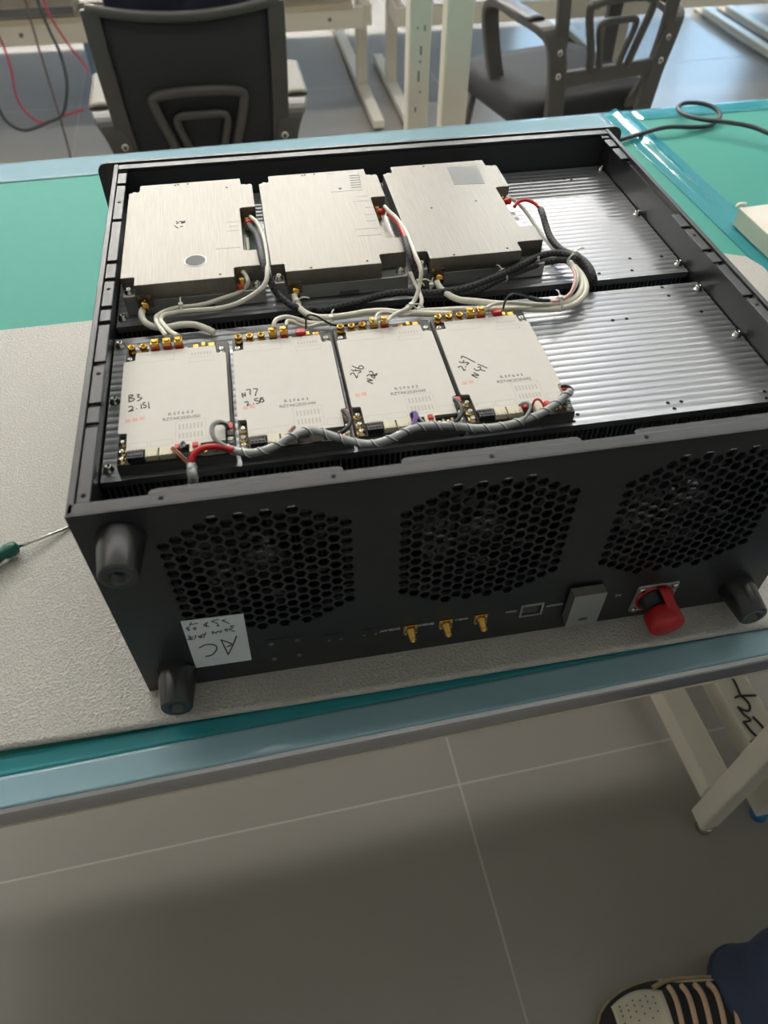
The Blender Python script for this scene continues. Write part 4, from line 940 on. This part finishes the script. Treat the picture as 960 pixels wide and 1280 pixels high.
M_chair = mat('black_chair_plastic', (76,74,71), 0.42)
M_mesh = mat('black_chair_mesh', (44,45,47), 0.7, bump=0.4, scale=600)
M_seat = mat('black_chair_fabric', (34,35,38), 0.8, bump=0.2, scale=300)
M_armg = mat('worn_grey_arm', (120,116,106), 0.55, var=0.12, scale=30)
M_armb = mat('black_arm', (46,46,48), 0.4)
def chair(label, loc, rot, arm_m, dz=0.0, sag=0.02, half=0.195):
    t = thing('office_chair', loc, label, 'office chair', 'black office chairs behind the bench', rotz=rot)
    z0 = dz
    def B(g, n, m, par=t, **k): return g.build(n, m, par, local=True, **k)
    top = 0.895+z0
    def edge(u):      # top edge of the backrest, curved
        return top - sag*(1-(2*u-1)**2)
    for s in (-1, 1):
        lo_ = [Vector((s*(half-0.030+0.03), 0.0, top)), Vector((s*(half-0.004), -0.012, 0.80+z0)), Vector((s*(half-0.012), -0.02, 0.68+z0)), Vector((s*(half-0.022), -0.012, 0.56+z0)), Vector((s*(half-0.045), 0.02, 0.45+z0))]
        sp = smooth_path(lo_, 5); rg = []
        for i, p in enumerate(sp):
            w_ = 0.020; rg.append([p+Vector((-w_*1.2,-0.008,0)), p+Vector((w_*0.6,-0.008,0)), p+Vector((w_*0.6,0.008,0)), p+Vector((-w_*1.2,0.008,0))] if s > 0 else
                                  [p+Vector((-w_*0.6,-0.008,0)), p+Vector((w_*1.2,-0.008,0)), p+Vector((w_*1.2,0.008,0)), p+Vector((-w_*0.6,0.008,0))])
        B(Geo().rings(rg, smooth=False), 'back_stile', M_chair, bevel=0.003)
    B(Geo().tube([((2*u-1)*half, 0.0-0.008*math.sin(math.pi*u), edge(u)) for u in [i/10 for i in range(11)]], 0.011, 8, sub=2), 'top_rail', M_chair)
    g = Geo()
    g.grid(lambda u, v: Vector(((2*u-1)*(half-0.02), 0.006-0.03*(v*(1-v))*2-0.004, (0.52+z0)*(1-v)+edge(u)*v)), 16, 16)
    o = B(g, 'mesh_panel', M_mesh if arm_m is M_armg else mat('open_chair_mesh', (52,54,58), 0.7, alpha=0.22))
    md = o.modifiers.new('thick', 'SOLIDIFY'); md.thickness = 0.004
    # lumbar support: two nested trapezoid loops on a crossbar
    lm = B(Geo().tube([(-0.060,-0.022,0.575+z0),(-0.072,-0.028,0.63+z0),(-0.098,-0.03,0.715+z0),(-0.085,-0.03,0.735+z0),(0.0,-0.034,0.742+z0),(0.085,-0.03,0.735+z0),(0.098,-0.03,0.715+z0),(0.072,-0.028,0.63+z0),(0.060,-0.022,0.575+z0)], 0.011, 8), 'lumbar_support', M_chair)
    B(Geo().tube([(-0.030,-0.022,0.575+z0),(-0.040,-0.026,0.62+z0),(-0.056,-0.028,0.675+z0),(-0.045,-0.028,0.69+z0),(0.0,-0.03,0.692+z0),(0.045,-0.028,0.69+z0),(0.056,-0.028,0.675+z0),(0.040,-0.026,0.62+z0),(0.030,-0.022,0.575+z0)], 0.009, 8), 'lumbar_loop', M_chair, lm)
    B(Geo().box(-half+0.03, half-0.03, -0.030, -0.008, 0.545+z0, 0.585+z0), 'crossbar', M_chair, bevel=0.006)
    for s in (-1, 1):
        pa_ = [Vector((s*(half-0.035),-0.022,0.45+z0)),Vector((s*(half-0.024),-0.024,0.56+z0)),Vector((s*(half-0.005),-0.024,0.645+z0)),Vector((s*(half+0.016),0.0,0.682+z0)),Vector((s*(half+0.028),0.09,0.690+z0)),Vector((s*(half+0.030),0.21,0.695+z0)),Vector((s*(half+0.030),0.265,0.675+z0)),Vector((s*(half+0.024),0.270,0.62+z0)),Vector((s*(half+0.005),0.245,0.50+z0)),Vector((s*(half-0.02),0.215,0.42+z0))]
        sp = smooth_path(pa_, 5); rg = []
        for i, p in enumerate(sp):
            tt = (sp[min(i+1,len(sp)-1)]-sp[max(i-1,0)]).normalized(); xx = Vector((1,0,0)); nn = tt.cross(xx).normalized()
            hw = 0.024 if p.y > 0.03 else 0.026; th = 0.010
            rg.append([p-xx*hw-nn*th, p+xx*hw-nn*th, p+xx*hw+nn*th, p-xx*hw+nn*th])
        ar = B(Geo().rings(rg, smooth=False), 'armrest', M_chair, bevel=0.004)
        B(Geo().grid(lambda u, v: Vector((s*(half+0.028)+(2*u-1)*0.024, 0.03+0.20*v, 0.7015+z0+0.004*(1-(2*u-1)**2)+0.004*v)), 6, 8), 'arm_pad', arm_m, ar).modifiers.new('t','SOLIDIFY').thickness = 0.006
        for bz in (0.635, 0.580):
            B(Geo().lathe((s*(half-0.014 if bz > 0.6 else half-0.02), -0.033, bz+z0), (0,-1,0), [(0.009,0),(0.009,0.002),(0.005,0.003),(0.003,0.001)], 12), 'bolt', M_screw, ar)
    def cushion():
        lp = []
        for k, (f_, z_) in enumerate(((0.90,0.415),(0.99,0.43),(1.0,0.455),(0.98,0.485),(0.90,0.500),(0.6,0.507))):
            lp.append([Vector((x*f_, 0.235+(y)*f_, z_+z0)) for x, y in rrect(-0.225, 0.225, -0.215, 0.215, 0.07, 5)])
        return Geo().rings(lp)
    B(cushion(), 'seat', M_seat)
    for s in (-1, 1):
        B(Geo().tube([(s*0.19,0.05,0.415+z0),(s*0.20,0.02,0.30),(s*0.215,-0.02,0.03),(s*0.215,0.02,0.012),(s*0.215,0.40,0.012),(s*0.215,0.45,0.03),(s*0.20,0.40,0.30),(s*0.19,0.37,0.415+z0)], 0.012, 8), 'leg', M_chair)
    return t
chair('black mesh office chair with worn grey arms, a navy jacket on its back', (0.052, 1.50, FZ), 0.02, M_armg)
ql, qr = PY(697, 55, 1.72), PY(838, 43, 1.80)
mid = (ql+qr)/2; yaw = math.atan2(qr.y-ql.y, qr.x-ql.x)
ch2 = chair('black mesh office chair with black arms next to the clean cream post', (mid.x-0.01, mid.y+0.02, FZ), yaw, M_armb, dz=0.06, half=0.185)

# navy jacket hung over the front of the nearer chair's backrest
M_navy = mat('navy_cloth', (40,44,62), 0.85, bump=0.3, scale=120)
def jk(u, v):
    x = 0.048+(2*u-1)*0.165*(1-0.1*v); z = 0.26-0.50*v
    y = 1.535+0.02*math.sin(u*17+v*3)*0.5+0.012*noise.noise((u*6,v*5,1))+0.02*(1-v)
    return Vector((x, y, z-0.03*(2*u-1)**2 + 0.012*noise.noise((u*8,0,2))))
o = Geo().grid(jk, 40, 30).build('jacket', M_navy)
md = o.modifiers.new('thick', 'SOLIDIFY'); md.thickness = 0.018
tag(o, 'navy jacket hung inside the backrest of the grey-armed chair', 'jacket')
# pale wooden batten leaning by that chair
M_wood = mat('pale_wood', (206,180,130), 0.6, var=0.15, scale=20, stretch=(1,1,0.1))
a, b = PY(128, 88, 1.95), PY(150, 178, 1.95)
d = (b-a).normalized(); k_ = (FZ-a.z)/d.z
tag(Geo().bar(a-d*0.05, a+d*k_, 0.03, 0.02, (0,1,0)).build('wooden_batten', M_wood), 'pale wooden batten leaning beside the grey-armed chair', 'batten')

# far benches
def far_bench(label, x0, x1, legs, rail, feet, y=3.3, shelf=None):
    t = thing('workbench', ((x0+x1)/2, y+0.25, FZ), label, 'workbench', 'cream benches along the far side')
    Geo().box(x0, x1, y-0.28, y+1.05, -0.05, -0.02).build('table_top', M_board, t, bevel=0.002)  # unseen top, made extra deep so its shadow covers the floor below
    r_ = Geo().box(rail[0], rail[1], y, y+0.035, rail[2], rail[3]).build('rail', M_cream_steel, t, bevel=0.004)
    x = rail[0]+0.08
    while x < rail[1]:
        Geo().cyl((x, y-0.003, (rail[2]+rail[3])/2), (x, y+0.001, (rail[2]+rail[3])/2), 0.008, n=10).build('rail_bolt', M_fin, r_); x += 0.42
    for lx in legs:
        Geo().box(lx, lx+0.05, y+0.20, y+0.25, FZ+0.045, -0.0505).build('leg', M_cream_steel, t, bevel=0.003)
        Geo().box(lx+0.006, lx+0.044, y+0.035, y+0.20, rail[2], rail[3]).build('rail_bracket', M_cream_steel, t)
    for fx, fa_, fb_ in feet:
        ft = Geo().box(fx, fx+0.05, fa_, fb_, FZ+0.012, FZ+0.045).build('foot_bar', M_cream_steel, t, bevel=0.003)
        for yy in (fa_+0.03, fb_-0.03): Geo().cyl((fx+0.025, yy, FZ), (fx+0.025, yy, FZ+0.013), 0.016, n=10).build('levelling_foot', M_fin, ft)
    if shelf:
        Geo().box(shelf[0], shelf[1], y-0.012, y+0.19, rail[3]+0.0005, rail[3]+0.018).build('lower_shelf', M_board, t)
    return t
far_bench('cream steel bench behind the grey-armed chair with wires hanging from it', -1.7, 0.765, [-1.6, 0.703], (-1.62, 0.705, -0.440, -0.362), [(-1.6,3.05,4.2),(0.703,3.05,4.6)], shelf=(-1.6, 0.66))
far_bench('cream steel bench behind the two cream posts', 0.80, 2.10, [0.845, 1.98], (0.845, 2.0, -0.445, -0.372), [(0.845,3.05,3.9),(1.98,3.3,4.2)])
far_bench('cream steel bench with long floor bars beyond the black-armed chair', 2.17, 3.75, [2.90, 3.05], (2.17, 3.7, -0.428, -0.33), [(2.90,3.45,4.5),(3.05,3.45,4.5)])
tr = thing('shallow_tray', (-0.85, 3.5, -0.3434), 'white shallow tray with a black front edge on the far bench shelf', 'tray')
M_tray = mat('white_tray', (214,208,200), 0.5)
e1 = PY(91, 13, 3.29)
Geo().box(-1.25, e1.x, 3.30, 3.70, -0.3434, -0.307).build('tray_body', M_tray, tr, bevel=0.004)
Geo().box(-1.25, e1.x+0.002, 3.285, 3.30, -0.334, -0.309).build('front_edge', M_fin, tr, bevel=0.003)
M_sky = mat('pale_blue_box', (120,150,185), 0.6)
q = PY(116, 70, 3.25)
bxo = thing('storage_box', (q.x+0.1, 3.6, FZ), 'pale blue storage box on the floor under the far bench', 'box')
Geo().box(q.x-0.06, q.x+0.30, 3.45, 3.80, FZ, FZ+0.30).build('box_body', M_sky, bxo, bevel=0.006)
Geo().box(q.x-0.065, q.x+0.305, 3.445, 3.805, FZ+0.30, FZ+0.325).build('lid', M_sky, bxo, bevel=0.005)
def hang(label, pts, r, m, y):
    q = [PY(x, yy, y) for x, yy in pts]
    return tag(Geo().tube(q, r, 6).build('hanging_wire', m), label, 'wire', 'wires hanging from the far bench')
M_pinkw = mat('crimson_wire', (176,60,84), 0.5); M_gryw = mat('grey_brown_wire', (104,88,88), 0.5)
hang('crimson wire hanging in a low loop from the far bench', [(-40,-70),(-18,10),(0,48),(6,62),(14,88),(20,118),(33,141),(54,153.5),(76,146),(104,137)], 0.0045, M_pinkw, 2.93)
hang('crimson wire running straight from the far bench to the chair', [(45,-60),(55,0),(65,24),(85,55),(100,74),(112,90)], 0.0045, M_pinkw, 2.96)
hang('grey-brown wire hanging straight down to the floor', [(24,-60),(32,0),(45,48),(58,92),(70,130),(82,172),(90,205),(96,240)], 0.0045, M_gryw, 2.94)
hang('dark rubber wire hanging in a wide loop from the far bench', [(38,-60),(47,0),(60,34),(74,64),(82,92),(83.5,115),(78,143),(60,153),(32,163),(12,155),(0,139),(-15,100),(-25,40)], 0.0060, M_cable, 2.91)

# ------------------------------------------------------------------ the person standing at the bench: one trouser leg and shoe
pr = thing('person', (0.66, -0.27, FZ), 'person in blue jeans and a black and white sneaker, resting a foot before the bench', 'person', rotz=0.0)
SH = Matrix.Translation((0.484, -0.249, FZ)) @ Matrix.Rotation(math.radians(-3), 4, 'Z')   # toe tip; +x runs to the heel
L = 0.295
def outline(u):     # half widths (far side +y, near side -y) at u from toe 0 to heel 1
    w_ = 0.052*max(0, 1-(1-min(u/0.36,1))**2.2)**0.58 if u < 0.36 else 0.052-0.012*math.sin((u-0.36)/0.64*math.pi)*0.9-0.010*max(0,(u-0.5))
    if u > 0.90: w_ *= math.sqrt(max(0.0, 1-((u-0.90)/0.10)**2*0.85))
    return w_
us = [0.002,0.012,0.03,0.06,0.10,0.16,0.24,0.34,0.45,0.56,0.67,0.78,0.87,0.93,0.97,1.0]
M_shoe = mat('black_suede', (24,24,26), 0.7); M_shoew = mat('cream_leather', (206,198,176), 0.55, bump=0.1, scale=300); M_sole = mat('tan_sole', (168,150,116), 0.6); M_lace = mat('pinkish_lace', (196,164,138), 0.7)
up_pts = [(u*L, outline(u)) for u in us] + [(u*L, -outline(u)) for u in reversed(us)]
Geo().prism([(x, y*1.07) for x, y in up_pts], 0.0, 0.026).xf(SH).build('sole', M_sole, pr, bevel=0.005)
def top_h(u):
    return 0.050+0.010*min(1,u/0.2) + (0.055*min(1,max(0,(u-0.30)/0.35)) ) + 0.0*u
def upper(u, a, k=1.0):      # a: 0 far side .. pi near side over the top
    w_ = outline(u)*k; h_ = (top_h(u)-0.022)*(math.sqrt(min(1,u/0.05)) if u < 0.05 else 1)
    return Vector((u*L, w_*math.copysign(abs(math.cos(a))**0.75, math.cos(a)), 0.022+h_*abs(math.sin(a))**0.8*(1 if k == 1 else k)))
g = Geo().grid(lambda s, v: upper(0.004+0.99*v, math.pi*s), 24, 30).xf(SH)
upr = g.build('shoe_upper', M_shoe, pr)
def patch(u0, u1, a0, a1, m, name, shape=None, off=0.0015):
    def f(s, v):
        u = u0+(u1-u0)*v; aa0, aa1 = (a0, a1) if shape is None else shape(v)
        p = upper(u, aa0+(aa1-aa0)*s); q = p - Vector((u*L, 0, 0.03)); q.x = -0.3*outline(u) if u < 0.15 else 0
        return p + q.normalized()*off
    o = Geo().grid(f, 12, 12).xf(SH).build(name, m, upr); o.modifiers.new('t','SOLIDIFY').thickness = 0.002; return o
patch(0.075, 0.335, 0, 0, M_shoew, 'toe_panel', lambda v: (0.75-0.18*math.sin(v*3.0)+0.25*v, math.pi-0.75+0.18*math.sin(v*3.0)-0.25*v))
dot = Geo().cyl((0,0,-0.0004),(0,0,0.0006),0.0011,n=6).mesh('vent_hole', M_shoe)
for i in range(6):
    for j in range(7):
        u = 0.11+0.035*i; a = 1.05+0.165*j+(0.08 if i % 2 else 0)
        p = upper(u, a); q = p-Vector((u*L,0,0.03)); nrm = Vector((0, q.y, q.z)).normalized()
        R_ = ROOTS[pr.name].inverted() @ SH @ Matrix.Translation(p+nrm*0.0022) @ nrm.to_track_quat('Z','Y').to_matrix().to_4x4()
        inst('vent_hole', dot, upr, R_)
patch(0.36, 0.80, 0.10, 0.62, M_shoew, 'side_panel')
patch(0.36, 0.80, math.pi-0.62, math.pi-0.10, M_shoew, 'side_panel')
Geo().tube([upper(u, a)*1.0+Vector((0,0.002,0.003)) for u, a in ((0.30,0.85),(0.38,0.62),(0.48,0.45),(0.62,0.36),(0.78,0.30))], 0.0035, 6).xf(SH).build('stripe', M_sole, upr)
for i in range(5):
    u = 0.37+0.058*i
    Geo().tube([upper(u+0.006*math.sin(k), 0.85+k*(math.pi-1.7)/6)+Vector((0,0,0.004)) for k in range(7)], 0.0042, 6).xf(SH).build('lace', M_lace, upr)
M_jean = mat('blue_denim', (54,64,88), 0.85, bump=0.35, scale=900, var=0.12, bdist=0.0006)
kn = smooth_path([(0.722,-0.256,FZ+0.046),(0.742,-0.260,FZ+0.17),(0.766,-0.266,FZ+0.29),(0.790,-0.272,FZ+0.39),(0.825,-0.277,FZ+0.46),(0.90,-0.284,FZ+0.49),(1.02,-0.292,FZ+0.49),(1.16,-0.300,FZ+0.48),(1.28,-0.306,FZ+0.475)], 6)
lp = []
for k, (c, x_, y_) in enumerate(frames(kn)):
    t_ = k/(len(kn)-1); ring = []
    base = 0.070+0.018*min(1, t_/0.5)+0.022*max(0, t_-0.5)*2
    if t_ > 0.93: base *= math.sqrt(max(0.05, 1-((t_-0.93)/0.07)**2))
    for i in range(32):
        a = 2*math.pi*i/32
        r_ = base*(1+0.09*noise.noise((math.cos(a)*1.4, math.sin(a)*1.4, t_*14)) + 0.05*math.sin(t_*60+2*math.cos(a))*max(0, 1-t_*2.2))
        ring.append(c + x_*r_*math.cos(a) + y_*r_*math.sin(a))
    lp.append(ring)
jn = Geo().rings(lp).build('jeans_leg', M_jean, pr)
hem = [v.copy() for v in lp[0]]
Geo().tube(hem+[hem[0]], 0.004, 6, sub=1).build('hem', M_jean, jn)
